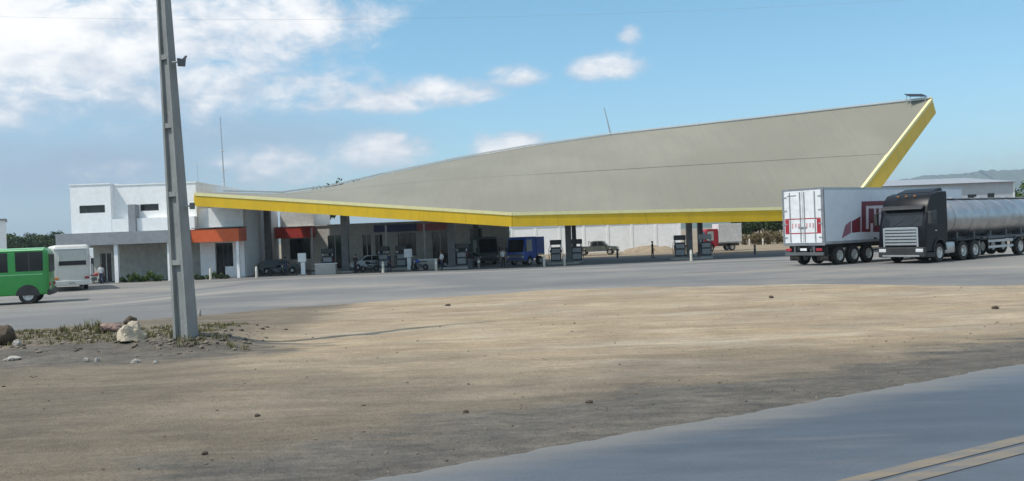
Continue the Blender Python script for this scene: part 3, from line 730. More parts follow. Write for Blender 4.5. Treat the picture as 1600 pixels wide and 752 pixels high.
def trunk_mesh(h, r, seed):
    rnd = random.Random(seed); mb = MB(); pts = [Vector((0, 0, 0))]
    for k in range(5): pts.append(pts[-1] + Vector((rnd.uniform(-.15, .15), rnd.uniform(-.15, .15), h / 5)))
    for k in range(5): mb.tube(pts[k], pts[k + 1], r * (1 - k * .16), r * (1 - (k + 1) * .16), 8)
    for k in range(6):
        a = pts[2 + k % 3]; t = rnd.uniform(0, 6.28); mb.tube(a, a + Vector((math.cos(t) * h * .28, math.sin(t) * h * .28, h * .28)), r * .4, r * .12, 6)
    return mb.mesh('trunk', bark, True)
def straight_trunk(h, r): return MB().tube((0, 0, 0), (.1, .05, h * .5), r, r * .8, 8).tube((.1, .05, h * .5), (.05, 0, h), r * .8, r * .4, 8).mesh('trunk', bark, True)
def tree(name, loc, cm, tm, label, group, sc=1., rz=0., cat='tree'):
    t = empty(name, loc, rz, label, cat, group); t.scale = (sc, sc, sc)
    if tm: link_mesh('trunk', tm, t)
    link_mesh('crown', cm, t); return t
cT = crown_mesh('crown', 9, 3.0, 1.5, 40, 90, .26, leaf_dark, 21); cA = crown_mesh('crown', 9, 3.6, 3.2, 46, 90, .30, leaf_dark, 1); cB = crown_mesh('crown', 8, 3.3, 2.7, 42, 90, .28, leaf_mid, 2); tA = trunk_mesh(6.2, .24, 3); tS = straight_trunk(7.6, .16)
far = ['leftmost dark tree of the far row above the green bus', 'second far tree above the green bus roof', 'dark far tree above the green bus window', 'far tree in the middle of the row over the buses', 'far bushy tree above the gap between the two buses', 'far tree over the left half of the white bus', 'far tree over the white bus roof', 'far tree touching the left corner of the white office', 'last far tree partly behind the white office']
for i, lb in enumerate(far):
    px = 4 + i * 14; d = 235 + (i * 37) % 26; p = W(px, 380, d)
    tree('distant_tree', (p.x, d, -1.0), (cA, cB)[i % 3 == 1], tA, lb, 'far trees left of the office', .98 + .1 * math.sin(i * 2.3), i * 1.1)
for px, d, s_, cm, lb in ((515, 146, 1.28, cT, 'dark tree top showing over the left slope of the canopy roof'), (545, 150, 1.40, cT, 'taller dark tree top peeping over the canopy roof slope'), (1420, 185, 1.1, cA, 'dark tree crown above the roof of the box trailer'),
                          (1604, 122, .93, cB, 'green tree right of the warehouse at the right edge'), (1650, 128, 1., cB, 'second green tree beyond the right edge'),
                          (1163, 150, .66, cA, 'dark green tree beside the far white box truck'), (1187, 156, .80, cA, 'dark green tree in the gap left of the box trailer'), (1214, 152, .74, cA, 'dark tree seen directly beside the rear of the box trailer'), (1240, 155, .8, cA, 'dark tree hidden mostly behind the box trailer')):
    if px in (1650,): continue
    p = W(px, 380, d); tree('yard_tree', (p.x, d, -1.0), cm, tS if cm is cT else tA, lb, None, s_, px * .3)
cC = crown_mesh('crown', 1.7, 1.5, .9, 22, 60, .14, leaf_brown, 5)
for px, d, s_, lb in ((1170, 140, 1.0, 'dry brown bush left of the pale post by the trees'), (1190, 138, 1.15, 'dry brown bush between the far trees and the yard'), (1208, 140, 1.25, 'dry brown bush nearest the rear of the box trailer')):
    p = W(px, 385, d); t = tree('dry_bush', (p.x, d, gz(p.x, d)), cC, None, lb, 'dry bushes right of the canopy', s_, px, 'bush')
    MB().tube((0, 0, 0), (.1, 0, .9), .06, .02, 6).build('stem', bark, t)
cD = crown_mesh('crown', 1.0, .75, .55, 18, 60, .10, leaf_mid, 6); cE = crown_mesh('crown', 1.0, .75, .55, 18, 60, .10, leaf_dark, 8)
for px, d, s_, cm, lb in ((200, 81.2, .9, cE, 'dark shrub right of the office door'), (215, 80.8, .95, cD, 'green shrub at the foot of the office wall'), (240, 80.8, 1.05, cD, 'wide green shrub beside the concrete pole'), (312, 80.5, .7, cE, 'low dark hedge plant under the orange awning'), (331, 80.5, .75, cD, 'low plant below the middle of the orange awning'), (350, 80.5, .7, cE, 'low dark plant at the right end of the orange awning')):
    p = W(px, 430, d); t = tree('shrub', (p.x, d, gz(p.x, d)), cm, None, lb, 'shrubs along the office front', s_, px, 'shrub')
    MB().tube((0, 0, 0), (.05, 0, .6), .04, .015, 6).build('stem', bark, t)

# ------------------------------------------------------------------ vehicles
_wc = {}
rim_steel = mat('rim_steel', (.62, .62, .60), .4, .5, var=.15, dirt=(.35, .31, .26))
def wheel(parent, x, y, r=.5, w=.3, rimm=None, z=None):
    """tyre with a rim as its sub-part; y > 0 is the left side and the dish faces outward"""
    s = 1 if y > 0 else -1; k = (r, w, s)
    if k not in _wc:
        h = w / 2; b = r * .1
        t = MB().lathe([(-h, r * .56), (-h, r - b), (-h + b * .7, r - b * .15), (-h * .3, r), (h * .3, r), (h - b * .7, r - b * .15), (h, r - b), (h, r * .56)], (0, 0, 0), 1, 28, False).mesh('wheel', rubber, True)
        f = s * h
        rm = MB().lathe([(-f * .9, r * .57), (f * 1.0, r * .57), (f * .96, r * .50), (f * .45, r * .44), (f * .40, r * .26), (f * .85, r * .22), (f * .9, 0.01)], (0, 0, 0), 1, 20).mesh('rim', rim_steel, True)
        _wc[k] = (t, rm)
    t, rm = _wc[k]
    o = link_mesh('wheel', t, parent, (x, y, r if z is None else z)); q = link_mesh('rim', rm, o)
    return o
def sub(o, name, mb, m_, smooth=False): return mb.build(name, m_, o, smooth)

# ---- box semi-trailer with its tractor
H1 = R_(35); dirv = Vector((math.cos(H1), math.sin(H1), 0)); rgt = Vector((dirv.y, -dirv.x, 0))
cr = W(1290, 400, 46); cr.z = 0
rc = cr - rgt * 1.3; rc.z = gz(rc.x, rc.y) + .03
trl = empty('box_trailer', rc, H1, 'white box trailer with red-banded rear doors and maroon emblem, left of the black tanker truck', 'trailer')
TL = 13.6; ZB = 1.12; ZT = 4.08
tr_side = mat('trailer_side', (.68, .71, .75), .45, var=.04, dirt=(.52, .53, .55), dirt_amt=.4, dscale=.5)
sub(trl, 'body', MB().bbox(.06, TL, -1.3, 1.3, ZB, ZT, .03), tr_side)
mb = MB(); 
for (y0, y1) in ((-1.3, -1.16), (1.16, 1.3)): mb.box(-.03, .059, y0, y1, ZB - .05, ZT + .02)
mb.box(-.03, .059, -1.159, 1.159, ZT - .09, ZT + .02); mb.box(-.03, .059, -1.159, 1.159, ZB - .05, ZB + .08)
sub(trl, 'rear_frame', mb, mat('trailer_frame', (.20, .21, .23), .5, var=.2))
for s in (-1, 1):
    d = sub(trl, 'rear_door', MB().bbox(-.045, .05, min(s * .012, s * 1.155), max(s * .012, s * 1.155), ZB + .085, ZT - .095, .012), white)
    for yy in (.13, .78):
        sub(d, 'lock_rod', MB().tube((-.075, s * yy, ZB + .15), (-.075, s * yy, ZT - .15), .026, n=8), steel)
    for k in range(4):
        zz = ZB + .35 + k * .72; sub(d, 'hinge', MB().box(-.062, -.044, min(s * .98, s * 1.2), max(s * .98, s * 1.2), zz, zz + .07), steel)
    # red and white band of warning stickers
    for (a, b, m_) in ((.87, 1.12, red),):
        sub(d, 'red_panel', MB().box(-.049, -.0452, min(s * a, s * b), max(s * a, s * b), 1.76, 2.46), m_)
    for zz in (1.70, 2.47): sub(d, 'red_stripe', MB().box(-.0492, -.0453, min(s * .03, s * 1.12), max(s * .03, s * 1.12), zz, zz + .055), red)
    for k in range(3): sub(d, 'red_mark', MB().box(-.0488, -.0454, min(s * (.2 + k * .2), s * (.3 + k * .2)), max(s * (.2 + k * .2), s * (.3 + k * .2)), 1.98 + .06 * (k % 2), 2.26), mat('faded_red', (.55, .32, .33), .5))
sub(trl, 'lock_bar', MB().box(-.10, -.05, -.22, .22, 2.02, 2.08), steel)
sub(trl, 'vent_slot', MB().box(-.05, -.0455, .35, .95, 3.72, 3.76), blackplastic)
sub(trl, 'underride_bar', MB().box(-.04, .06, -1.2, 1.2, .55, .72), steel_dark)
for s in (-1, 1): sub(trl, 'bar_bracket', MB().box(0, .06, s * .6 - .05, s * .6 + .05, .72, ZB - .05), steel_dark)
for s in (-1, 1): sub(trl, 'tail_lamp', MB().bbox(-.07, .0, s * .95 - .18, s * .95 + .18, .78, .92, .02), red)
sub(trl, 'number_plate', MB().box(-.07, -.045, -.2, .2, .80, .93), white)
sub(trl, 'mudflap', MB().box(.35, .37, -1.2, -.55, .25, 1.05), rubber); sub(trl, 'mudflap', MB().box(.35, .37, .55, 1.2, .25, 1.05), rubber)
mb = MB(); mb.box(.1, TL - .2, -.5, -.36, .85, ZB - .002); mb.box(.1, TL - .2, .36, .5, .85, ZB - .002)
for k in range(9): mb.box(.5 + k * 1.5, .6 + k * 1.5, -.36, .36, .9, ZB - .003)
sub(trl, 'chassis', mb, steel_dark)
mb = MB(); mb.box(.0, TL, -1.31, -1.302, ZB, ZB + .14); mb.box(.0, TL, -1.31, -1.302, ZT - .12, ZT); sub(trl, 'side_rail', mb, mat('rail_alu', (.45, .47, .49), .4, .5))
for x in (1.35, 2.65, 3.95):
    for s in (-1, 1): wheel(trl, x, s * 1.06, .5, .30)
    sub(trl, 'axle', MB().tube((x, -.95, .5), (x, .95, .5), .07), steel_dark)
for x in (5.2, 7.6):
    for s in (-1, 1): sub(trl, 'guard_post', MB().box(x, x + .07, s * 1.2 - .03, s * 1.2 + .03, .45, ZB - .003), white)
for zz in (.48, .78):
    for s in (-1, 1): sub(trl, 'side_guard', MB().box(4.9, 9.6, s * 1.22 - .02, s * 1.22 + .02, zz, zz + .11), mat('guard_alu', (.5, .51, .52), .4, .5))
for s in (-1, 1): sub(trl, 'landing_leg', MB().box(10.4, 10.56, s * .8 - .08, s * .8 + .08, .15, ZB - .003), steel)
def side_uv(px, py):
    v = ray(px, py); t = (cr - CAM).dot(rgt) / v.dot(rgt); p = CAM + v * t; q = p - Vector((rc.x, rc.y, rc.z)); return q.dot(dirv), q.z
def decal(name, pts, m_, lift):
    f = [side_uv(*p) for p in pts]; y = -1.3 - lift
    mb = MB(); n = len(f); mb.add([(a, y, b) for a, b in f] + [(a, y + .003, b) for a, b in f], [tuple(range(n)), tuple(range(2 * n - 1, n - 1, -1))] + [(i, (i + 1) % n, n + (i + 1) % n, n + i) for i in range(n)])
    sub(trl, name, mb, m_)
e1 = .006
decal('emblem_field', [(1346, 315), (1412, 313), (1412, 363), (1346, 362.5)], red_dark, e1)
decal('emblem_field', [(1331, 346), (1344.5, 338), (1344.5, 362.5), (1331, 364)], red_dark, e1)
decal('emblem_field', [(1318, 362), (1321, 352), (1329.5, 345), (1329.5, 364), (1315, 373)], mat('fading_maroon', (.30, .13, .17), .5), e1)
for q in ([(1353, 322), (1357, 322), (1357, 358), (1353, 358)], [(1357.2, 322), (1384, 321), (1384, 325.5), (1357.2, 326)], [(1365.5, 326), (1368.5, 326), (1368.5, 347), (1365.5, 347)], [(1373, 326), (1376.5, 326), (1376.5, 352), (1373, 352)], [(1360, 349), (1364, 349), (1364, 363), (1360, 363)]):
    decal('emblem_stroke', q, print_pale, e1 + .004)
decal('side_mark', [(1365, 371), (1370, 371), (1370, 377), (1365, 377)], blackplastic, e1)

def semi_cab(t, L, m_, roof, grille_m, vis=True):
    """cab-over tractor, front at x = 0, body towards -x"""
    hw = 1.24
    prof = [(-.02, .62), (.03, .95), (.02, 1.45), (-.03, 1.85), (-.36, 2.86), (-.52, roof - .40), (-.85, roof - .12), (-1.4, roof), (-L + .05, roof + .03), (-L, roof - .1), (-L, 1.05), (-L + .22, .98)]
    arch = []
    for k in range(9): a = math.pi * (1 - k / 8); arch.append((-1.38 + .62 * math.cos(a), .62 + .62 * math.sin(a)))
    prof2 = prof + arch[0:1] * 0 + [(x, z) for x, z in arch]
    secs = []
    for y, sc in ((-hw, 1), (-hw + .06, 0), (hw - .06, 0), (hw, 1)):
        cx, cz = -L / 2, (roof + .6) / 2
        secs.append([(cx + (x - cx) * (1 - .035 * sc), y, cz + (z - cz) * (1 - .02 * sc) if z > 1.3 else z) for x, z in prof2])
    cab = sub(t, 'cab', MB().sections(secs), m_, True)
    # windscreen lies on the slope between the nose and the visor
    def ws(y, k, off): a = Vector((-.03, y, 1.85)); b = Vector((-.36, y, 2.86)); p = a.lerp(b, k); return p + Vector((.95, 0, .31)) * off
    MB().hexa([ws(-1.1, .04, .0), ws(1.1, .04, .0), ws(1.06, .96, .0), ws(-1.06, .96, .0)], [ws(-1.1, .04, .02), ws(1.1, .04, .02), ws(1.06, .96, .02), ws(-1.06, .96, .02)]).build('windscreen', glass, cab)
    for s in (-.45, .4): MB().tube(ws(s, .05, .035), ws(s + .5, .35, .035), .012, n=5).build('wiper', blackplastic, cab)
    MB().hexa([(-.30, -1.12, 2.9), (-.02, -1.12, 2.76), (-.02, 1.12, 2.76), (-.30, 1.12, 2.9)], [(-.33, -1.12, 2.96), (-.05, -1.12, 2.82), (-.05, 1.12, 2.82), (-.33, 1.12, 2.96)]).build('sun_visor', blackplastic, cab)
    gr = MB().box(.0, .055, -.86, .86, .92, 1.80).build('grille', steel_dark, cab)
    mb = MB()
    for s in (-1, 1): mb.box(.02, .10, s * .90 - .05, s * .90 + .05, .86, 1.84)
    mb.box(.02, .10, -.85, .85, 1.74, 1.86)
    mb.build('grille_frame', grille_m, cab)
    for k in range(5): MB().box(.056, .10, -.84, .84, .95 + k * .16, 1.04 + k * .16).build('slat', grille_m, gr)
    bump = MB().bbox(-.15, .12, -1.25, 1.25, .32, .84, .05).build('bumper', blackplastic, t)
    MB().box(.118, .135, -1.0, 1.0, .36, .44).build('trim', grille_m, bump)
    for s in (-1, 1):
        MB().bbox(.06, .14, s * 1.0 - .2, s * 1.0 + .2, .58, .76, .03).build('headlight', lens, bump)
        MB().bbox(-.9, -.08, min(s * .95, s * 1.27), max(s * .95, s * 1.27), .30, .55, .04).build('step', blackplastic, t)
        # side window, door lines, mirror
        y = s * (hw + .004)
        MB().prism([(-.22, 1.95), (-.42, 2.66), (-1.2, 2.70), (-1.22, 1.92)], 1, y - .006, y + .006).build('side_window', glass, cab)
        MB().prism([(-.14, 1.0), (-.14, 1.8), (-1.24, 1.82), (-1.24, 1.30), (-.75, 1.12)], 1, y - .004, y + .008).build('door', m_, cab)
        MB().box(-1.12, -.95, y - .02, y + .03, 1.62, 1.67).build('handle', chrome, cab)
        mi = MB().bbox(-.28, -.08, min(s * 1.38, s * 1.56), max(s * 1.38, s * 1.56), 1.98, 2.62, .03).build('mirror', blackplastic, cab)
        MB().tube((-.22, s * 1.2, 2.62), (-.2, s * 1.46, 2.60), .022, n=6).build('mirror_arm', blackplastic, cab)
        fe = []
        for k in range(9): a = math.pi * (1 - k / 8); fe.append((-1.38 + .64 * math.cos(a), .62 + .64 * math.sin(a)))
        fe += [(x * 1.0 + 0, z) for x, z in [(-1.38 + .56 * math.cos(math.pi * k / 8), .62 + .56 * math.sin(math.pi * k / 8)) for k in range(9)]]
        MB().prism(fe, 1, s * 1.235 - .05, s * 1.235 + .05).build('fender', blackplastic, t)
        wheel(t, -1.38, s * 1.08, .51, .30)
    return cab
def tractor_rear(t, L, ax, m_=steel_dark):
    mb = MB(); mb.box(-ax[-1] - 1.0, -.6, -.46, -.36, .78, 1.02); mb.box(-ax[-1] - 1.0, -.6, .36, .46, .78, 1.02)
    for k in range(4): mb.box(-L - .3 - k, -L - .2 - k, -.36, .36, .82, .98)
    sub(t, 'chassis', mb, m_)
    for a in ax:
        for s in (-1, 1): wheel(t, -a, s * .98, .51, .54)
        sub(t, 'axle', MB().tube((-a, -.8, .51), (-a, .8, .51), .08), m_)
    for s in (-1, 1): sub(t, 'fuel_tank', MB().bbox(-3.02, -2.02, min(s * .62, s * 1.2), max(s * .62, s * 1.2), .42, 1.02, .09), mat('tank_alu', (.50, .50, .50), .35, .7, var=.1), True)
    sub(t, 'fifth_wheel', MB().box(-ax[-1] - .3, -ax[0] + .2, -.45, .45, 1.03, 1.12), m_)

# hidden-side tractor that pulls the box trailer
p = Vector(rc) + dirv * (TL + 2.55); p.z = gz(p.x, p.y) + .03
t = empty('truck_tractor', p, H1, 'low white tractor coupled to the box trailer, behind the tank', 'truck')
semi_cab(t, 1.9, white, 2.98, steel); tractor_rear(t, 1.9, [3.75])

# ---- black tractor with polished tank trailer
H2 = R_(36); d2 = Vector((math.cos(H2), math.sin(H2), 0)); left2 = Vector((d2.y, -d2.x, 0))
fc = W(1446, 400, 44.4); fc.z = 0; oc = fc - left2 * 1.24; oc.z = gz(oc.x, oc.y) + .03
bt = empty('truck_tractor', oc, H2 + math.pi, 'black high-roofed tractor with chrome grille, pulling the silver tanker', 'truck')
semi_cab(bt, 2.25, blackp, 3.62, chrome); tractor_rear(bt, 2.25, [3.75, 5.0])
for s in (-1, 1):
    sub(bt, 'rear_mudguard', MB().prism([(-3.1, .95), (-3.2, 1.12), (-5.6, 1.12), (-5.7, .95), (-5.55, 1.06), (-3.25, 1.06)], 1, s * .72 - .0, s * 1.24), blackplastic)
sub(bt, 'air_deflector', MB().hexa([(-1.3, -.95, 3.62), (-1.3, .95, 3.62), (-2.2, 1.05, 3.66), (-2.2, -1.05, 3.66)], [(-1.75, -.85, 3.76), (-1.75, .85, 3.76), (-2.2, .95, 3.84), (-2.2, -.95, 3.84)]), blackp)
sub(bt, 'exhaust_stack', MB().tube((-2.5, -.9, 1.0), (-2.5, -.9, 3.3), .09, n=12), chrome)
for k in range(3): sub(bt, 'marker_lamp', MB().bbox(-.66, -.56, -.5 + k * .45, -.4 + k * .45, 3.42, 3.47, .01), amber)
tank = empty('tank_trailer', oc, H2 + math.pi, 'polished steel tank trailer with walkway and silver side guards, behind the black tractor', 'trailer')
def ell(x, ry, rz_, cz, n=36): return [(x, ry * math.cos(2 * math.pi * k / n), cz + rz_ * math.sin(2 * math.pi * k / n)) for k in range(n)]
TZ = 2.22
sub(tank, 'tank_shell', MB().sections([ell(-2.72, .25, .2, TZ), ell(-2.66, .7, .6, TZ), ell(-2.74, .98, .82, TZ), ell(-2.92, 1.18, .98, TZ), ell(-3.1, 1.22, 1.02, TZ), ell(-8.5, 1.23, 1.03, TZ), ell(-14.6, 1.23, 1.03, TZ), ell(-14.8, 1.1, .9, TZ), ell(-14.9, .6, .5, TZ)]), tank_m, True)
for x in (-3.12, -4.9, -6.7, -8.5, -10.3, -12.1, -13.9):
    b_ = sub(tank, 'tank_band', MB().sections([ell(x - .04, 1.24, 1.04, TZ), ell(x + .04, 1.24, 1.04, TZ)]), mat('band_steel', (.48, .48, .48), .4, .9))
wk = sub(tank, 'walkway', MB().box(-14.2, -3.6, -.35, .35, TZ + 1.04, TZ + 1.09), steel)
for x in (-5, -8, -11): sub(tank, 'manhole', MB().lathe([(0, .22), (.05, .22), (.07, .16)], (x, 0, TZ + 1.09), 2, 16), steel)
for s in (-1, 1):
    sub(tank, 'hose_tube', MB().tube((-6.2, s * 1.0, 1.08), (-13, s * 1.0, 1.08), .10, n=10), steel_dark)
    for zz in (.52, .84): sub(tank, 'side_guard', MB().box(-9.3, -6.5, s * 1.2 - .02, s * 1.2 + .02, zz, zz + .13), mat('guard_alu', (.5, .51, .52), .4, .5))
    for x in (-6.6, -9.1): sub(tank, 'guard_post', MB().box(x - .03, x + .03, s * 1.17 - .03, s * 1.17 + .028, .45, 1.3), steel_dark)
    for x in (-10.2, -11.45, -12.7): wheel(tank, x, s * 1.05, .51, .32)
    sub(tank, 'mudguard', MB().prism([(-9.55, .9), (-9.7, 1.12), (-13.2, 1.12), (-13.35, .9), (-13.15, 1.05), (-9.75, 1.05)], 1, s * .86 - 0, s * 1.22), steel_dark)
    sub(tank, 'landing_leg', MB().box(-6.3, -6.14, s * .8 - .07, s * .8 + .07, .2, 1.15), steel)
mb = MB(); mb.box(-14.5, -3.4, -.48, -.36, 1.0, 1.22); mb.box(-14.5, -3.4, .36, .48, 1.0, 1.22)
for k in range(6): mb.box(-4 - 1.8 * k, -3.85 - 1.8 * k, -.85, .85, 1.14, 1.55)
sub(tank, 'chassis', mb, steel_dark)
lb_ = sub(tank, 'ladder', MB().box(-14.98, -14.93, -.26, -.22, .8, 3.4).box(-14.98, -14.93, .22, .26, .8, 3.4), steel)
for k in range(8): sub(lb_, 'rung', MB().tube((-14.955, -.22, .95 + k * .3), (-14.955, .22, .95 + k * .3), .016, n=6), steel)

# ---- buses
def bus(name, loc, rz, L, h, hw, m_, label, top=None, wins=None, axles=(), rearwin=None, floor=.42):
    t = empty(name, loc, rz, label, 'bus')
    def ring(x, k=0.):
        r = .28; pts = []
        W_ = hw - .05 * k; T = h - .06 * k
        for (cy, cz, a0) in ((W_ - r, T - r, 0), (-W_ + r, T - r, 90)):
            for q in range(6): a = R_(a0 + 18 * q); pts.append((x, cy + r * math.cos(a), cz + r * math.sin(a)))
        pts += [(x, -W_, floor + .06), (x, -W_ + .06, floor), (x, W_ - .06, floor), (x, W_, floor + .06)]
        return pts
    bd = MB().sections([ring(-.02, 4), ring(.03, 2), ring(.12, .6), ring(.3, 0), ring(L - .3, 0), ring(L - .12, .6), ring(L - .03, 2), ring(L, 4)]).build('body', m_, t, True)
    if top: MB().sections([ring(.35), ring(L - .35)]).build('x', top, t)
    for s in (-1, 1):
        for (a, b, z0, z1) in wins or ():
            w = MB().bbox(a, b, s * hw - .02, s * hw + .014, z0, z1, .02).build('window', glass, t)
            MB().box((a + b) / 2 - .02, (a + b) / 2 + .02, s * hw - .01 if s > 0 else -hw - .018, s * hw + .018 if s > 0 else -hw + .01, z0 + .03, z1 - .03).build('divider', frame_d, w)
        for x in axles:
            wheel(t, x, s * (hw - .17), .48, .28)
            arch = [(x + .6 * math.cos(math.pi * k / 10), .48 + .6 * math.sin(math.pi * k / 10)) for k in range(11)]
            MB().prism(arch, 1, s * (hw - .32), s * (hw + .006)).build('wheel_arch', blackplastic, t)
    return t
# green bus: right end at the left of the picture, broadside on
p = W(62, 440, 49.5); yb = 50.8; zg = gz(p.x, 50) + .03
gb_ = bus('bus', (p.x, yb, zg), math.pi + R_(20), 11.2, 3.08, 1.25, green_bus_m, 'green bus with dark side windows cut by the left edge', None, [(.25, 1.62, 1.82, 2.9), (1.98, 3.4, 1.8, 2.88), (3.75, 5.2, 1.8, 2.88), (5.5, 7.0, 1.8, 2.88), (7.3, 8.8, 1.8, 2.88)], (1.05, 8.6), floor=.5)
mb = MB(); n_ = 9
secs = []
for x in (.22, 11.0):
    secs.append([(x, 1.24 * math.cos(math.pi * k / n_) , 2.97 + .16 * math.sin(math.pi * k / n_)) for k in range(n_ + 1)])
mb.sections(secs).build('roof', green_bus_top, gb_, True)
sub(gb_, 'bumper', MB().bbox(-.10, .1, -1.2, 1.2, .45, .75, .04), blackplastic)
for s in (-1, 1): sub(gb_, 'lamp', MB().bbox(-.06, .0, s * .95 - .12, s * .95 + .12, .95, 1.15, .02), red)
sub(gb_, 'end_window', MB().bbox(-.05, .0, -1.0, 1.0, 1.75, 2.75, .03), glass)
for s in (-1, 1): sub(gb_, 'side_rail', MB().box(.3, 10.9, s * 1.252 - .008, s * 1.252 + .008, 1.62, 1.67), green_bus_top)
# cream bus behind it, end on
p = W(112, 430, 63); zg = gz(p.x, 63) + .03
cb_ = bus('bus', (p.x, 63, zg), math.pi / 2 + R_(29), 11.5, 3.3, 1.22, cream_bus, 'cream white bus seen end-on behind the green bus', None, [(.5 + 1.5 * k, 1.8 + 1.5 * k, 1.9, 2.75) for k in range(7)], (2.9, 8.6))
er = sub(cb_, 'end_window', MB().bbox(-.075, .03, -.95, .80, 1.85, 2.95, .04), mat('painted_reflection_glass', (.50, .50, .46), .2, var=.1))  # pale reflection is painted into the window colour
MB().bbox(-.09, -.06, -.95, .80, 1.85, 2.16, .01).build('tinted_strip', glass, er)
sub(cb_, 'bumper', MB().bbox(-.13, .06, -1.2, 1.2, .42, .78, .05), cream_bus)
sub(cb_, 'visor_lip', MB().bbox(-.10, .1, -1.1, 1.1, 2.98, 3.05, .02), white)
for s in (-1, 1): sub(cb_, 'lamp', MB().bbox(-.10, -.02, s * .98 - .14, s * .98 + .14, .86, 1.02, .03), amber if s > 0 else red)
sub(cb_, 'number_plate', MB().box(-.15, -.128, -.2, .2, .52, .66), mat('plate_grey', (.4, .4, .4), .5))
for s in (-1, 1):
    mi = sub(cb_, 'mirror', MB().bbox(-.25, -.15, s * 1.35 - .1, s * 1.35 + .1, 1.9, 2.3, .03), blackplastic)
    MB().tube((-.05, s * 1.15, 2.5), (-.2, s * 1.33, 2.28), .02, n=6).build('arm', blackplastic, mi)

# ---- vehicles under and beyond the canopy
def rigid_truck(name, loc, rz, cabm, boxm, label, cabL=1.7, cabH=2.45, boxL=3.4, boxZ=(.95, 2.9), hw=1.05, r=.40, deck=False):
    """small cab-over lorry, front at x = 0, body towards -x"""
    t = empty(name, loc, rz, label, 'truck')
    prof = [(0, .5), (.02, 1.25), (-.22, cabH - .25), (-.42, cabH), (-cabL, cabH), (-cabL, .62), (-1.35, .62)]
    prof += [(-.85 + .5 * math.cos(math.pi * (1 - k / 6)), .45 + .5 * math.sin(math.pi * (1 - k / 6))) for k in range(7)]
    cab = sub(t, 'cab', MB().sections([[(x - .03 * s, y, z) for x, z in prof] for y, s in ((-hw, 1), (-hw + .06, 0), (hw - .06, 0), (hw, 1))]), cabm, True)
    a, b = Vector((.02, 0, 1.27)), Vector((-.21, 0, cabH - .27)); off = Vector((.03, 0, .007))
    MB().hexa([a + Vector((0, -hw + .12, 0)), a + Vector((0, hw - .12, 0)), b + Vector((0, hw - .16, 0)), b + Vector((0, -hw + .16, 0))], [a + off + Vector((0, -hw + .12, 0)), a + off + Vector((0, hw - .12, 0)), b + off + Vector((0, hw - .16, 0)), b + off + Vector((0, -hw + .16, 0))]).build('windscreen', glass, cab)
    gl = MB().box(.0, .05, -hw + .2, hw - .2, .72, 1.12).build('grille', blackplastic, cab)
    for k in range(3): MB().box(.05, .065, -hw + .24, hw - .24, .77 + .12 * k, .82 + .12 * k).build('slat', steel, gl)
    bm_ = sub(t, 'bumper', MB().bbox(-.12, .09, -hw, hw, .38, .62, .03), steel_dark)
    for s in (-1, 1):
        MB().bbox(.03, .1, s * (hw - .16) - .12, s * (hw - .16) + .12, .75, .95, .02).build('headlight', lens, cab)
        y = s * (hw + .004)
        MB().prism([(-.28, 1.35), (-.42, cabH - .3), (-1.2, cabH - .28), (-1.2, 1.33)], 1, y - .006, y + .008).build('side_window', glass_pale, cab)
        MB().bbox(-.15, -.02, min(s * (hw + .08), s * (hw + .2)), max(s * (hw + .08), s * (hw + .2)), 1.4, 1.8, .02).build('mirror', blackplastic, cab)
        MB().tube((-.12, s * (hw - .02), 1.72), (-.08, s * (hw + .12), 1.7), .02, n=6).build('mirror_arm', blackplastic, cab)
        wheel(t, -.85, s * (hw - .14), r, .24); wheel(t, -cabL - boxL * .62, s * (hw - .2), r, .38)
    e = cabL + .12
    if deck:
        bd = sub(t, 'cargo_bed', MB().box(-e - boxL, -e, -hw, hw, .95, 1.06), boxm)
        for (x0, x1, y0, y1) in ((-e - boxL, -e, -hw, -hw + .06), (-e - boxL, -e, hw - .06, hw), (-e - boxL, -e - boxL + .06, -hw + .062, hw - .062), (-e - .06, -e, -hw + .062, hw - .062)):
            MB().box(x0, x1, y0, y1, 1.062, boxZ[1]).build('side_board', boxm, bd)
        for k in range(5):
            for s in (-1, 1): MB().box(-e - .1 - (boxL - .2) * k / 4, -e - .02 - (boxL - .2) * k / 4, min(s * hw, s * (hw + .05)), max(s * hw, s * (hw + .05)), .95, boxZ[1] + .05).build('stake', steel_dark, bd)
    else:
        bx_ = sub(t, 'cargo_box', MB().bbox(-e - boxL, -e, -hw - .04, hw + .04, boxZ[0], boxZ[1], .03), boxm)
        for s in (-1, 1): MB().box(-e - boxL + .05, -e - .05, s * (hw + .046) - .006, s * (hw + .046) + .006, boxZ[0] + .06, boxZ[0] + .16).build('rub_rail', steel, bx_)
    sub(t, 'chassis', MB().box(-e - boxL + .1, -.5, -.4, .4, .58, .93), steel_dark)
    return t
def at(px, d, dz=.03): 
    x = W(px, 405, d).x; return Vector((x, d, gz(x, d) + dz))
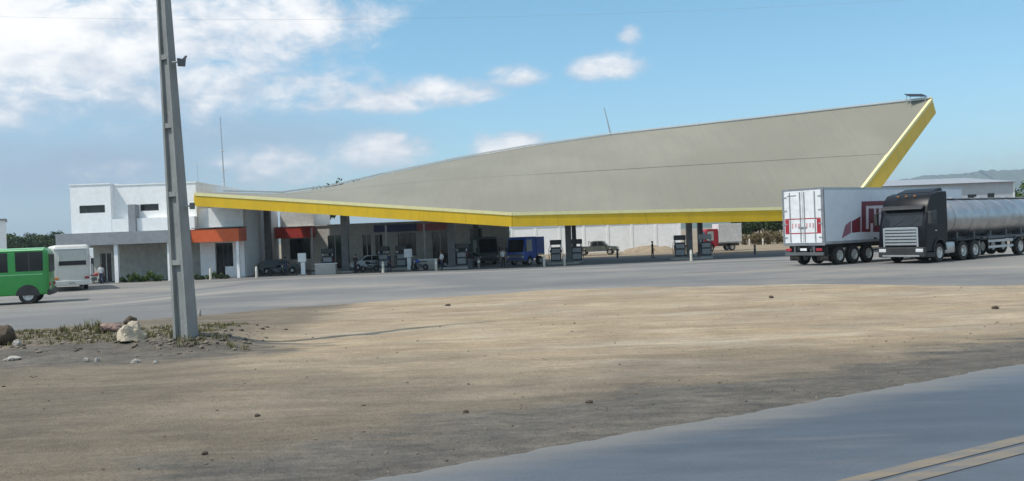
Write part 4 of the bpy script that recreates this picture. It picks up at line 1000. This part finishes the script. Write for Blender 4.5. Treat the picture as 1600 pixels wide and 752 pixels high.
# blue cab-over lorry facing left, side to the camera
rigid_truck('cargo_truck', at(806, 86), R_(180 + 50), blue_truck, blue_truck, 'blue lorry parked under the front corner of the canopy', 1.75, 2.76, 1.25, (.95, 2.72), 1.1, .42)
rigid_truck('cargo_truck', at(764, 91), R_(-62), grey_truck, grey_truck, 'dark grey-green lorry under the canopy left of the blue lorry', 1.75, 2.9, 3.0, (.95, 2.2), 1.15, .46, True)
rigid_truck('cargo_truck', at(1097, 111), R_(180 + 8), red, white, 'small red-cabbed lorry with white box body beyond the canopy', 1.75, 2.75, 3.0, (.95, 3.35), 1.05, .42)
def pickup(loc, rz, label):
    t = empty('pickup_truck', loc, rz, label, 'pickup'); hw = .92
    prof = [(0, .5), (.0, .85), (-.12, 1.02), (-1.25, 1.10), (-1.85, 1.72), (-2.1, 1.78), (-3.05, 1.78), (-3.3, 1.68), (-3.42, 1.12), (-5.15, 1.12), (-5.2, .55), (-4.75, .5)]
    prof += [(-4.3 + .45 * math.cos(math.pi * k / 6), .42 + .45 * math.sin(math.pi * k / 6)) for k in range(6, -1, -1)]
    prof += [(-1.45, .46)] + [(-.95 + .45 * math.cos(math.pi * k / 6), .42 + .45 * math.sin(math.pi * k / 6)) for k in range(6, -1, -1)]
    bd = sub(t, 'body', MB().sections([[(x, y * (1 - .10 * ss(1.1, 1.8, z)), z) for x, z in prof] for y in (-hw, -hw + .05, hw - .05, hw)]), pickup_m, True)
    MB().hexa([(-1.28, -.8, 1.13), (-1.28, .8, 1.13), (-1.82, .72, 1.70), (-1.82, -.72, 1.70)], [(-1.24, -.8, 1.16), (-1.24, .8, 1.16), (-1.79, .72, 1.73), (-1.79, -.72, 1.73)]).build('windscreen', glass, bd)
    for s in (-1, 1):
        for q in ([(-1.5, 1.16), (-1.95, 1.66), (-2.4, 1.68), (-2.4, 1.16)], [(-2.48, 1.16), (-2.48, 1.68), (-3.0, 1.68), (-3.25, 1.16)]):
            f = [(x, s * (hw * (1 - .10 * ss(1.1, 1.8, z)) + .006), z) for x, z in q]
            MB().hexa([Vector(p) - Vector((0, s * .02, 0)) for p in f], f).build('side_window', glass, bd)
        wheel(t, -.95, s * .8, .38, .24); wheel(t, -4.3, s * .8, .38, .24)
        MB().bbox(-.14, .02, s * .72 - .14, s * .72 + .14, .72, .9, .02).build('headlight', lens, bd)
        MB().bbox(-1.55, -1.42, min(s * .93, s * 1.1), max(s * .93, s * 1.1), 1.12, 1.28, .02).build('mirror', blackplastic, bd)
    sub(t, 'bumper', MB().bbox(-.1, .1, -.9, .9, .42, .62, .03), steel_dark)
    ro = sub(t, 'roll_bar', MB().path([(-3.55, -.75, 1.1), (-3.65, -.72, 1.72), (-3.65, .72, 1.72), (-3.55, .75, 1.1)], .04), steel_dark)
    return t
def car(loc, rz, paint, label):
    t = empty('parked_car', loc, rz, label, 'car'); hw = .84
    prof = [(0, .42), (.02, .68), (-.12, .80), (-.95, .92), (-1.55, 1.40), (-1.9, 1.47), (-2.9, 1.46), (-3.45, 1.30), (-3.85, .95), (-3.92, .55), (-3.75, .36)]
    for cx in (-3.15, -.75): prof += [(cx + .36 * math.cos(math.pi * k / 6), .32 + .36 * math.sin(math.pi * k / 6)) for k in range(6, -1, -1)][::-1] if False else [(cx - .36 * math.cos(math.pi * k / 6), .32 + .36 * math.sin(math.pi * k / 6)) for k in range(7)]
    bd = sub(t, 'body', MB().sections([[(x, y * (1 - .14 * ss(.9, 1.45, z)), z) for x, z in prof] for y in (-hw, -hw + .06, hw - .06, hw)]), paint, True)
    MB().hexa([(-1.0, -.72, .95), (-1.0, .72, .95), (-1.53, .62, 1.38), (-1.53, -.62, 1.38)], [(-.96, -.72, .98), (-.96, .72, .98), (-1.50, .62, 1.41), (-1.50, -.62, 1.41)]).build('windscreen', glass, bd)
    MB().hexa([(-3.84, -.68, .98), (-3.84, .68, .98), (-3.47, .62, 1.28), (-3.47, -.62, 1.28)], [(-3.88, -.68, 1.0), (-3.88, .68, 1.0), (-3.51, .62, 1.31), (-3.51, -.62, 1.31)]).build('rear_window', glass, bd)
    for s in (-1, 1):
        for q in ([(-1.2, .98), (-1.62, 1.38), (-2.2, 1.40), (-2.2, .98)], [(-2.28, .98), (-2.28, 1.40), (-2.9, 1.39), (-3.3, .98)]):
            f = [(x, s * (hw * (1 - .14 * ss(.9, 1.45, z)) + .006), z) for x, z in q]
            MB().hexa([Vector(p) - Vector((0, s * .02, 0)) for p in f], f).build('side_window', glass, bd)
        wheel(t, -.75, s * .74, .31, .2); wheel(t, -3.15, s * .74, .31, .2)
        MB().bbox(-.16, .0, s * .62 - .14, s * .62 + .14, .60, .74, .02).build('headlight', lens, bd)
        MB().bbox(-3.93, -3.8, s * .66 - .1, s * .66 + .1, .72, .9, .02).build('tail_lamp', red, bd)
    sub(t, 'bumper', MB().bbox(-.08, .08, -.82, .82, .30, .50, .03), blackplastic)
    return t
car(at(468, 89.5), R_(12), pickup_m, 'dark hatchback parked outside the red-awned shop')
car(at(545, 90), R_(-165), mat('silver_car', (.42, .43, .44), .35, .4), 'silver car parked behind the leftmost column')
car(at(690, 90), R_(160), blackp, 'black car parked by the shop under the pink sign')
pickup(at(966, 113), R_(-14), 'dark green-grey pickup in front of the white yard wall')

# ------------------------------------------------------------------ forecourt furniture
pump_m = mat('pump_dark', (.045, .045, .05), .5, var=.2); pump_face = mat('pump_face', (.30, .31, .32), .4, var=.1); hose_m = blackplastic
def pump(loc, rz, label, top=pump_m):
    t = empty('fuel_pump', loc, rz, label, 'fuel pump', 'fuel pumps on the islands')
    b = sub(t, 'cabinet', MB().bbox(-.5, .5, -.32, .32, .18, 1.55, .04), pump_m)
    MB().bbox(-.4, .4, -.345, -.31, 1.0, 1.4, .01).build('display', pump_face, b)
    MB().bbox(-.4, .4, -.34, -.31, .35, .85, .01).build('service_panel', pump_face, b)
    sub(t, 'head', MB().bbox(-.55, .55, -.36, .36, 1.78, 2.25, .05), top)
    for s in (-1, 1):
        sub(t, 'upright', MB().box(s * .46 - .05, s * .46 + .05, -.1, .1, 1.55, 1.78), steel)
        h = sub(t, 'hose', MB().path([(s * .54, 0, 1.72), (s * .68, -.05, 1.3), (s * .70, -.08, .7), (s * .64, -.1, .45), (s * .57, -.12, .8), (s * .545, -.14, 1.12)], .022, 6), hose_m)
        MB().bbox(s * .545 - .05, s * .545 + .05, -.2, -.08, 1.05, 1.3, .015).build('nozzle', red if s > 0 else blackplastic, h)
    sub(t, 'plinth', MB().box(-.6, .6, -.4, .4, -.03, .18), concrete)
    return t
def island(px0, px1, d, label):
    a, b = at(px0, d), at(px1, d); x0, x1 = a.x, b.x
    o = Vector(((x0 + x1) / 2, d, min(a.z, b.z))); t = empty('pump_island', o, 0, label, 'kerb', 'pump islands')
    w = (x1 - x0) / 2; n = max(2, int(w * 2 / 1.0))
    sub(t, 'platform', MB().box(-w + .12, w - .12, -.5, .5, -.1, .13), concrete)
    for i in range(n):
        for s in (-1, 1): MB().box(-w + 2 * w * i / n + .01, -w + 2 * w * (i + 1) / n - .01, min(s * .502, s * .64), max(s * .502, s * .64), -.1, .16).build('kerb_stone', mat('kerb_pale', (.45, .44, .40), .9, var=.15), t)
    for s in (-1, 1): MB().box(min(s * (w - .118), s * (w + .02)), max(s * (w - .118), s * (w + .02)), -.5, .5, -.1, .158).build('kerb_stone', MATS['kerb_pale'], t)
island(488, 552, 85, 'low concrete pump island at the leftmost dark column'); island(584, 640, 87, 'concrete pump island between the white totem and the lorry'); island(686, 732, 84, 'concrete pump island at the second dark column'); island(855, 905, 85.5, 'concrete pump island right of the blue lorry'); island(1048, 1112, 85.5, 'concrete pump island at the right column')
for px, d, lb in ((512, 85, 'dark fuel pump left of the leftmost column'), (600, 87, 'dark fuel pump left of the white totem'), (628, 87, 'dark fuel pump right behind the white totem'), (722, 84.2, 'dark fuel pump beside the second column'), (869, 85.5, 'tall black fuel pump right of the blue lorry'), (901, 85.6, 'black fuel pump between column and pickup'), (1063, 85.5, 'tall black fuel pump left of the maroon pump'), (1103, 85.6, 'grey fuel pump in front of the red lorry')):
    pump(at(px, d, .13), random.uniform(-.12, .12), lb, pump_m if px != 1103 else pump_face)
def totem(px, d, label, h=1.95):
    t = empty('price_totem', at(px, d), 0, label, 'sign', 'white totems at the pumps')
    sub(t, 'post', MB().box(-.12, .26, -.08, .08, 0, h - .75), white); sub(t, 'panel', MB().bbox(-.38, .38, -.1, .1, h - .72, h + .1, .03), white)
    sub(t, 'foot', MB().box(-.35, .4, -.25, .25, -.03, .1), concrete); return t
totem(472, 82, 'white totem left of the pale planter'); totem(638, 84, 'white totem between the pumps under the blue sign')
def planter(px, d, w, label):
    t = empty('planter_box', at(px, d), 0, label, 'planter', 'pale planters under the canopy')
    mb = MB(); h = .95
    for (a, b, c_, e) in ((-w, w, -.4, -.28), (-w, w, .28, .4), (-w, -w + .12, -.279, .279), (w - .12, w, -.279, .279)): mb.box(a, b, c_, e, .0, h)
    sub(t, 'box', mb, mat('planter_pale', (.46, .44, .40), .8, var=.12, dirt=(.3, .27, .23))); sub(t, 'soil', MB().box(-w + .121, w - .121, -.279, .279, .1, h - .12), bark)
    sub(t, 'rim', MB().box(-w - .05, w + .05, -.45, -.25, h, h + .06).box(-w - .05, w + .05, .25, .45, h, h + .06), white); return t
planter(509, 82.5, .95, 'pale planter box right of the white totem'); planter(669, 84.5, .85, 'pale box at the foot of the thin white post')
for px, d, lb in ((598, 80.5, 'pale bollard below the blue sign band'), (681, 80.5, 'pale bollard in front of the second planter box'), (748, 80, 'pale bollard in front of the grey-green lorry'), (850, 80, 'pale bollard at the right end of the blue lorry'), (882, 81, 'pale bollard in front of the black pump'), (1080, 80.5, 'pale bollard before the right column'), (328, 79.5, 'pale bollard under the orange awning'), (400, 80, 'pale bollard in front of the dark shop entrance'), (1180, 92, 'short grey bollard near the rear of the box trailer'), (965, 98, 'thin dark bollard right of the pickup'), (1172, 134, 'pale far post before the dry bushes'), (1193, 132, 'second pale far post before the dry bushes')):
    t = empty('bollard', at(px, d), 0, lb, 'bollard', 'bollards round the canopy')
    m_ = steel_dark if 'dark b' in lb or 'grey' in lb else post_pale
    sub(t, 'post', MB().lathe([(0, .12), (.9, .11), (1.0, .08), (1.03, .01)], (0, 0, 0), 2, 14), m_, True); sub(t, 'band', MB().lathe([(.62, .122), (.78, .121)], (0, 0, 0), 2, 14), mat('band_white', (.7, .7, .68), .5) if m_ != steel_dark else post_pale)
# white sign board beside the office door, waste bin
p = at(137, 80); t = empty('sign_board', p, 0, 'blank white sign board on posts beside the cream bus', 'sign')
sub(t, 'board', MB().bbox(-.6, .55, -.04, .04, 1.95, 3.25, .02), white)
for s in (-.5, .45): sub(t, 'post', MB().box(s - .04, s + .04, .042, .12, -.03, 3.2), steel_dark)
def drum(px, d, m_, label):
    t = empty('oil_drum', at(px, d), 0, label, 'drum')
    sub(t, 'barrel', MB().lathe([(0, .29), (.02, .3), (.3, .29), (.32, .305), (.34, .29), (.6, .29), (.62, .305), (.64, .29), (.88, .3), (.9, .28)], (0, 0, 0), 2, 20), m_, True); sub(t, 'lid', MB().lathe([(.9, .27), (.905, .01)], (0, 0, 0), 2, 20), steel_dark)
drum(498, 84.6, blue_sign, 'dark blue drum left of the first pump'); drum(645, 86.6, steel_dark, 'dark steel drum right of the white totem'); drum(735, 83.6, steel_dark, 'dark steel drum right of the second column')
def motorcycle(loc, rz, label, paint):
    t = empty('motorcycle', loc, rz, label, 'motorcycle')
    for x in (-.62, .62):
        w = sub(t, 'wheel', MB().lathe([(-.05, .24), (-.05, .29), (0, .31), (.05, .29), (.05, .24)], (x, 0, .31), 1, 20), rubber, True); MB().lathe([(-.03, .24), (.03, .24), (.05, .06), (.06, .01)], (x, 0, .31), 1, 12).build('rim', steel, w)
    sub(t, 'fuel_tank', MB().sections([ell(-.05, .1, .08, .84, 12), ell(.1, .15, .13, .86, 12), ell(.3, .13, .11, .88, 12), ell(.38, .06, .05, .88, 12)]), paint, True)
    sub(t, 'seat', MB().bbox(-.72, -.06, -.12, .12, .76, .86, .03), blackplastic); sub(t, 'engine', MB().bbox(-.2, .22, -.14, .14, .3, .62, .04), steel_dark)
    sub(t, 'frame', MB().path([(-.62, 0, .31), (-.2, 0, .5), (.3, 0, .75), (.42, 0, .95)], .03), steel_dark); sub(t, 'fork', MB().path([(.62, .07, .31), (.42, .07, .98)], .025).path([(.62, -.07, .31), (.42, -.07, .98)], .025), steel)
    sub(t, 'handlebar', MB().path([(.3, -.36, 1.05), (.4, -.1, .99), (.4, .1, .99), (.3, .36, 1.05)], .018), steel_dark); sub(t, 'headlight', MB().lathe([(0, .02), (.02, .08), (.1, .09), (.14, .08)], (.42, 0, .85), 0, 14), lens, True)
motorcycle(at(146, 79.5), R_(20), 'small dark motorcycle with red tank parked beside the office door', red)
motorcycle(at(577, 84), R_(200), 'dark motorcycle standing between the leftmost column and the pumps', blackp)
motorcycle(at(655, 83), R_(160), 'dark motorcycle in front of the shops right of the white totem', blue_truck)
motorcycle(at(432, 84), R_(15), 'dark motorcycle outside the red-awned shop', blackp)

# ------------------------------------------------------------------ people
def person(loc, rz, label, shirt, trousers, walk=.12, arm=.1):
    t = empty('person', loc, rz, label, 'person')
    J = dict(pel=(0, 0, .95, .15, .11), wai=(0, 0, 1.08, .135, .10), che=(0, 0, 1.30, .165, .115), sho=(0, .01, 1.43, .12, .09), nek=(0, -.005, 1.50, .05, .05), hd0=(0, -.02, 1.57, .07, .085), hd1=(0, -.015, 1.66, .077, .095), hd2=(0, -.005, 1.735, .05, .06))
    E = [('pel', 'wai'), ('wai', 'che'), ('che', 'sho'), ('sho', 'nek'), ('nek', 'hd0'), ('hd0', 'hd1'), ('hd1', 'hd2')]
    for s, n in ((1, 'l'), (-1, 'r')):
        w = s * walk
        J.update({n + 'hip': (s * .09, 0, .90, .095, .095), n + 'kne': (s * .10, -w * .6, .50, .062, .065), n + 'ank': (s * .10, -w * .9 + .03, .10, .042, .045), n + 'hee': (s * .10, -w, .045, .04, .04), n + 'toe': (s * .115, -w - .15, .035, .035, .03),
                  n + 'sh': (s * .18, .01, 1.41, .062, .06), n + 'elb': (s * .23, .03 + w * .4, 1.13, .043, .043), n + 'wri': (s * .24, -.08 - arm + w * .7, .90, .03, .03), n + 'han': (s * .24, -.12 - arm + w * .8, .81, .035, .022), n + 'fin': (s * .235, -.14 - arm + w * .8, .73, .016, .014), n + 'thu': (s * .205, -.16 - arm + w * .8, .80, .013, .013)})
        E += [('pel', n + 'hip'), (n + 'hip', n + 'kne'), (n + 'kne', n + 'ank'), (n + 'ank', n + 'hee'), (n + 'hee', n + 'toe'), ('sho', n + 'sh'), (n + 'sh', n + 'elb'), (n + 'elb', n + 'wri'), (n + 'wri', n + 'han'), (n + 'han', n + 'fin'), (n + 'han', n + 'thu')]
    ks = list(J); me = bpy.data.meshes.new('body'); me.from_pydata([J[k][:3] for k in ks], [(ks.index(a), ks.index(b)) for a, b in E], [])
    o = bpy.data.objects.new('body', me); col.objects.link(o); o.parent = t
    sk = o.modifiers.new('s', 'SKIN')
    for i, k in enumerate(ks): me.skin_vertices[0].data[i].radius = J[k][3:5]; me.skin_vertices[0].data[i].use_root = (k == 'pel')
    sb = o.modifiers.new('u', 'SUBSURF'); sb.levels = sb.render_levels = 2
    dg = bpy.context.evaluated_depsgraph_get(); nm = bpy.data.meshes.new_from_object(o.evaluated_get(dg)); o.modifiers.clear(); o.data = nm
    nm.materials.clear()
    for m_ in (skin_m, shirt, trousers, blackplastic): nm.materials.append(m_)
    for f in nm.polygons:
        c_ = f.center; f.use_smooth = True
        f.material_index = 3 if c_.z < .09 else 2 if (c_.z < .98 and abs(c_.x) < .2) else 1 if (c_.z < 1.465 and (abs(c_.x) < .2 or c_.z > 1.12)) else 0
    for s in (-1, 1): MB().sections([[(s * .03 + .012 * math.cos(k) , -.112, 1.665 + .007 * math.sin(k)) for k in range(6)], [(s * .03 + .010 * math.cos(k), -.100, 1.665 + .007 * math.sin(k)) for k in range(6)]]).build('eye', hair_m, o)
    MB().hexa([(-.014, -.10, 1.62), (.014, -.10, 1.62), (.008, -.10, 1.66), (-.008, -.10, 1.66)], [(-.010, -.128, 1.62), (.010, -.128, 1.62), (.004, -.11, 1.66), (-.004, -.11, 1.66)]).build('nose', skin_m, o)
    hp = MB().sections([[(.088 * r_ * math.cos(2 * math.pi * k / 16), .012 + .105 * r_ * math.sin(2 * math.pi * k / 16), z + (.05 if math.sin(2 * math.pi * k / 16) < -.3 and z < 1.7 else 0)) for k in range(16)] for r_, z in ((.98, 1.62), (1.02, 1.68), (.9, 1.745), (.5, 1.785), (.1, 1.795))])
    hp.build('hair', hair_m, o, True)
    return t
person(at(157, 79), .5, 'person in white shirt walking past the office door', cloth_white, cloth_blue, .16)
person(at(555, 82.5), -.4, 'person in dark clothes standing near the leftmost column', cloth_dark, cloth_dark, .05)
person(at(1020, 93), 1.2, 'person in dark clothes standing alone before the white yard wall', cloth_dark, cloth_dark, .08)
person(at(608, 83), .9, 'person in blue shirt between the pumps', cloth_blue, cloth_dark, .1)
person(at(690, 82), -.9, 'person in white shirt by the second dark column', cloth_white, cloth_blue, .12)
person(at(786, 83), .3, 'person in pale shirt at the left end of the blue lorry', cloth_white, cloth_dark, .06)
person(at(446, 83), 2.2, 'person in dark shirt near the red-awned shop', cloth_blue, cloth_blue, .1)

# ------------------------------------------------------------------ concrete pole in the foreground
pb = G(291, 527, .28); pb.z = gz(pb.x, pb.y) - .15
pole = empty('concrete_pole', pb, 0, 'tapered grey concrete power pole leaning left in the foreground', 'pole')
PH = 12.4; lean = -.026
def hsec(z):
    k = z / PH; w = .215 * (1 - k) + .06 * k; dpt = .165 * (1 - k) + .055 * k; return w, dpt, lean * z
RZ = R_(-24)
def pp(x, y, z):
    c_, s_ = math.cos(RZ), math.sin(RZ); return (x * c_ - y * s_ + lean * z, x * s_ + y * c_, z)
def hring(z, web):
    w, dp, _ = hsec(z); fl = w * .34; wb = dp * (.35 if web else 1)
    # double T: flanges left and right, web recessed between them
    return [pp(*q, z) for q in ((-w, -dp), (-w + fl, -dp), (-w + fl + .01, -dp * (.45 if web else .999)), (w - fl - .01, -dp * (.45 if web else .999)), (w - fl, -dp), (w, -dp), (w, dp), (w - fl, dp), (w - fl - .01, dp * (.45 if web else .999)), (-w + fl + .01, dp * (.45 if web else .999)), (-w + fl, dp), (-w, dp))]
sub(pole, 'shaft', MB().sections([hring(z, True) for z in (0, 1.2, 2.5, 5, 7.5, 10, PH)]), pole_mat)
z = 1.75
while z < PH - .3:
    w, dp, _ = hsec(z); fl = w * .34
    for s in (-1, 1):
        b4 = [pp(x, y, zz) for x, y, zz in ((-w + fl + .012, s * dp * .44, z), (w - fl - .012, s * dp * .44, z), (w - fl - .012, s * dp * .97, z), (-w + fl + .012, s * dp * .97, z))]
        t4 = [(a, b, c_ + .11) for a, b, c_ in b4]
        sub(pole, 'bulkhead', MB().hexa(b4, t4), pole_mat)
    z += 1.52
p = W(283, 97, pb.y - .1); t = empty('floodlight', p, .4, 'small dark floodlight bracketed to the side of the concrete pole', 'lamp'); t.scale = (.7, .7, .7)
sub(t, 'housing', MB().hexa([(-.10, -.1, -.12), (.12, -.1, -.12), (.12, .12, -.12), (-.10, .12, -.12)], [(-.12, -.12, .1), (.14, -.12, .06), (.14, .14, .06), (-.12, .14, .1)]), steel_dark)
sub(t, 'hood', MB().hexa([(.02, -.1, .062), (.13, -.1, .062), (.13, .1, .062), (.02, .1, .062)], [(.12, -.08, .19), (.19, -.08, .19), (.19, .08, .19), (.12, .08, .19)]), steel_dark)
sub(t, 'bracket', MB().tube((-.1, 0, 0), (-.27, .02, -.02), .03, n=8), steel)
p = W(300, 322, pb.y - .05); t = empty('junction_box', p, .3, 'little dark box clamped to the right side of the pole at canopy height', 'box')
sub(t, 'case', MB().bbox(-.05, .06, -.06, .06, -.07, .07, .01), steel_dark); sub(t, 'clamp', MB().tube((-.05, 0, 0), (-.14, 0, 0), .02, n=6), steel)
# overhead line, high and far
mb = MB(); a = W(-700, 62, 46); b = W(2300, -10, 46); pts = [a.lerp(b, k / 30) - Vector((0, 0, 2.2 * (1 - (2 * k / 30 - 1) ** 2))) + Vector((0, 0, 2.2)) for k in range(31)]
o = Vector(pts[0]); mb.path([q - o for q in pts], .0045, 5); tag(mb.build('overhead_cable', mat('cable_grey', (.30, .34, .38), .6), None, False, o), 'thin faint cable crossing the blue sky above the canopy', 'cable')

# ------------------------------------------------------------------ rubble and weeds at the pole
def rock_mesh(seed, sx_=1., sy=1., sz=.7, rough=.35, m_=stone_pale):
    bm = bmesh.new(); bmesh.ops.create_icosphere(bm, subdivisions=3, radius=1)
    for v in bm.verts:
        d = 1 + rough * noise.noise(v.co * 1.3 + Vector((seed * 7.1, 0, 0))) + rough * .5 * noise.noise(v.co * 3.1 + Vector((0, seed * 3.3, 0))) + rough * .22 * noise.noise(v.co * 7 + Vector((0, 0, seed)))
        v.co = Vector((v.co.x * sx_ * d, v.co.y * sy * d, max(v.co.z * sz * d, -.35 * sz)))
    me = bpy.data.meshes.new('rock'); bm.to_mesh(me); bm.free(); me.materials.append(m_)
    me.polygons.foreach_set('use_smooth', [True] * len(me.polygons))
    try: me.set_sharp_from_angle(angle=R_(32))
    except Exception: pass
    return me
def rock(name, px, py, me, sc, label, rz=0., cat='rock', group=None, dz=0.):
    p = G(px, py, .2)
    for _ in range(4): p = G(px, py, gz(p.x, p.y))
    o = link_mesh(name, me, None, (p.x, p.y, gz(p.x, p.y) + dz), (0, 0, rz), (sc, sc, sc)); return tag(o, label, cat, group)
rock('boulder', 207, 534, rock_mesh(1, .46, .38, .50, .45, stone_pale), .60, 'large pale cream boulder at the foot of the concrete pole', .4, dz=.12)
rock('stone', 204, 514, rock_mesh(2, .42, .34, .42, .4, stone_brown), .40, 'dark brown stone peeping up behind the cream boulder', 1.1, dz=.18)
rock('slab_stone', 172, 521, rock_mesh(3, .5, .4, .30, .35, stone_pink), .48, 'pinkish flat stone left of the cream boulder', .2, dz=.12)
rock('boulder', 2, 541, rock_mesh(4, .42, .4, .5, .3, stone_brown), .68, 'dark brown rounded boulder cut by the left edge', 0, dz=.12)
rock('stone', 27, 541, rock_mesh(5, .3, .3, .35, .4, stone_grey), .28, 'pale grey stone right of the brown boulder', .6, dz=.05)
rock('stone', 20, 563, rock_mesh(6, .4, .25, .15, .4, stone_grey), .40, 'flat pale stone on the dirt below the brown boulder', .2, dz=.03)
rock('stone', 211, 549, rock_mesh(7, .3, .2, .2, .4, stone_grey), .30, 'small pale stone chip in front of the cream boulder', .3, dz=.02)
rock('stone', 243, 548, rock_mesh(8, .2, .2, .2, .4, stone_grey), .22, 'small pale stone between boulder and pole', .9, dz=.02)
rock('stone', 134, 547, rock_mesh(9, .25, .2, .25, .4, stone_grey), .24, 'small grey stone left of the pinkish slab', 0, dz=.02)
rock('stone', 151, 549, rock_mesh(10, .2, .2, .3, .4, stone_grey), .24, 'upright little grey stone left of the pale boulder', .5, dz=.02)
rock('stone', 921, 630, rock_mesh(11, .3, .22, .2, .4, stone_brown), .17, 'small dark stone on the bare dirt nearest the road', .5, dz=.01)
rock('stone', 728, 645, rock_mesh(12, .3, .22, .2, .4, stone_brown), .13, 'small dark stone on the dirt left of the other one', .2, dz=.01)
rock('stone', 402, 651, rock_mesh(13, .3, .22, .2, .4, stone_brown), .13, 'small dark stone on the dirt at lower left', .8, dz=.01)
rock('stone', 320, 710, rock_mesh(18, .3, .22, .2, .4, stone_brown), .12, 'small dark stone nearest the bottom left corner', .8, dz=.01)
rock('stone', 1205, 466, rock_mesh(14, .35, .3, .2, .4, stone_brown), .24, 'dark clod on the yellow sand below the box trailer', .8, dz=.03)
rock('stone', 1555, 483, rock_mesh(15, .35, .3, .2, .4, stone_brown), .26, 'dark clod on the yellow sand at the far right', .8, dz=.03)
rock('stone', 312, 494, rock_mesh(16, .2, .2, .7, .2, stone_grey), .26, 'short stub standing on the sand right of the pole', .8, dz=.05)
rock('stone', 700, 478, rock_mesh(17, .35, .3, .2, .4, stone_brown), .26, 'brown clod on the sand below the canopy corner', .8, dz=.02)
# loose rubble: one mass of small stones
vv = []; ff = []; rnd = random.Random(11); ico = bmesh.new(); bmesh.ops.create_icosphere(ico, subdivisions=1, radius=1); iv = [v.co.copy() for v in ico.verts]; ifc = [[v.index for v in f.verts] for f in ico.faces]; ico.free()
def scatter(n, fn, s0, s1):
    for _ in range(n):
        x, y = fn()
        if road_v(x, y) < .15: continue
        s_ = s0 + (s1 - s0) * rnd.random() ** 3; o_ = len(vv); sx_, sy, sz = s_ * rnd.uniform(.7, 1.3), s_ * rnd.uniform(.7, 1.3), s_ * rnd.uniform(.4, .8); a = rnd.uniform(0, 6.28); zg = gz(x, y)
        for v in iv:
            k = 1 + rnd.uniform(-.22, .22); px, py = v.x * sx_ * k, v.y * sy * k
            vv.append((x + px * math.cos(a) - py * math.sin(a), y + px * math.sin(a) + py * math.cos(a), zg + sz * .3 + v.z * sz * k))
        ff.extend([tuple(i + o_ for i in f) for f in ifc])
scatter(900, lambda: (rnd.uniform(-17, -5.8), 19.3 + rnd.random() ** 1.4 * 4.2), .006, .075)
scatter(120, lambda: (rnd.gauss(-7.1, .6), rnd.gauss(19.5, .4)), .015, .075)
def nearroad():
    u = rnd.uniform(-9, 30); v = abs(rnd.gauss(0, 1.4)) + .2; p = E0 + T0 * u + N0 * v; return p.x, p.y
scatter(1500, nearroad, .006, .024)
scatter(700, lambda: (rnd.uniform(-14, 16), rnd.uniform(12, 33)), .008, .03)
me = bpy.data.meshes.new('rubble'); me.from_pydata(vv, [], ff)
rm_ = leafmat('rubble_stone', (.085, .072, .056), (.22, .185, .14)); me.materials.append(rm_)
tag(link_mesh('rubble', me), 'loose grey and tan rubble and pebbles on the dirt', 'rubble', kind='stuff')
# weeds: thin blades on the mound
vv = []; ff = []
def tuft(x, y, n, h):
    for _ in range(n):
        a = rnd.uniform(0, 6.28); r = rnd.uniform(0, .12); bx_, by = x + r * math.cos(a), y + r * math.sin(a); z = gz(bx_, by) - .01; hh = h * rnd.uniform(.4, 1.1); b = rnd.uniform(0, 6.28); ln = hh * rnd.uniform(.1, .6); w = rnd.uniform(.006, .014)
        dx, dy = math.cos(b), math.sin(b); i = len(vv)
        vv.extend([(bx_ - dy * w, by + dx * w, z), (bx_ + dy * w, by - dx * w, z), (bx_ + dx * ln * .4 + dy * w * .8, by + dy * ln * .4 - dx * w * .8, z + hh * .6), (bx_ + dx * ln * .4 - dy * w * .8, by + dy * ln * .4 + dx * w * .8, z + hh * .6), (bx_ + dx * ln, by + dy * ln, z + hh)])
        ff.extend([(i, i + 1, i + 2, i + 3), (i + 3, i + 2, i + 4)])
for _ in range(900): tuft(rnd.uniform(-17, -7.2), 19.9 + rnd.random() * 4.4, rnd.randint(6, 20), rnd.uniform(.03, .13))
for _ in range(16): tuft(rnd.uniform(-11.5, -10.2) , 22.3 + rnd.random(), 26, rnd.uniform(.15, .32))
for _ in range(14): tuft(rnd.gauss(-7.0, .5), rnd.gauss(19.6, .35), 18, .16)
me = bpy.data.meshes.new('weeds'); me.from_pydata(vv, [], ff); me.materials.append(leaf_weed)
tag(link_mesh('weeds', me), 'dry greenish weeds growing in the rubble left of the pole', 'weeds', kind='stuff')

# ------------------------------------------------------------------ haze over the plain
hz = MB().box(-9000, 9000, -900, 12500, -4, 330).build('haze', None)
hz.data.materials.clear(); hm = bpy.data.materials.new('haze_air'); hm.use_nodes = True; hn = hm.node_tree.nodes; hn.clear()
ho = hn.new('ShaderNodeOutputMaterial'); hv = hn.new('ShaderNodeVolumePrincipled'); hv.inputs['Color'].default_value = (.74, .87, 1, 1); hv.inputs['Density'].default_value = 1.6e-4; hv.inputs['Anisotropy'].default_value = .2
hm.node_tree.links.new(hv.outputs[0], ho.inputs['Volume']); hz.data.materials.append(hm); hz.display_type = 'WIRE'
tag(hz, 'thin pale haze in the air over the plain', 'haze', kind='stuff')
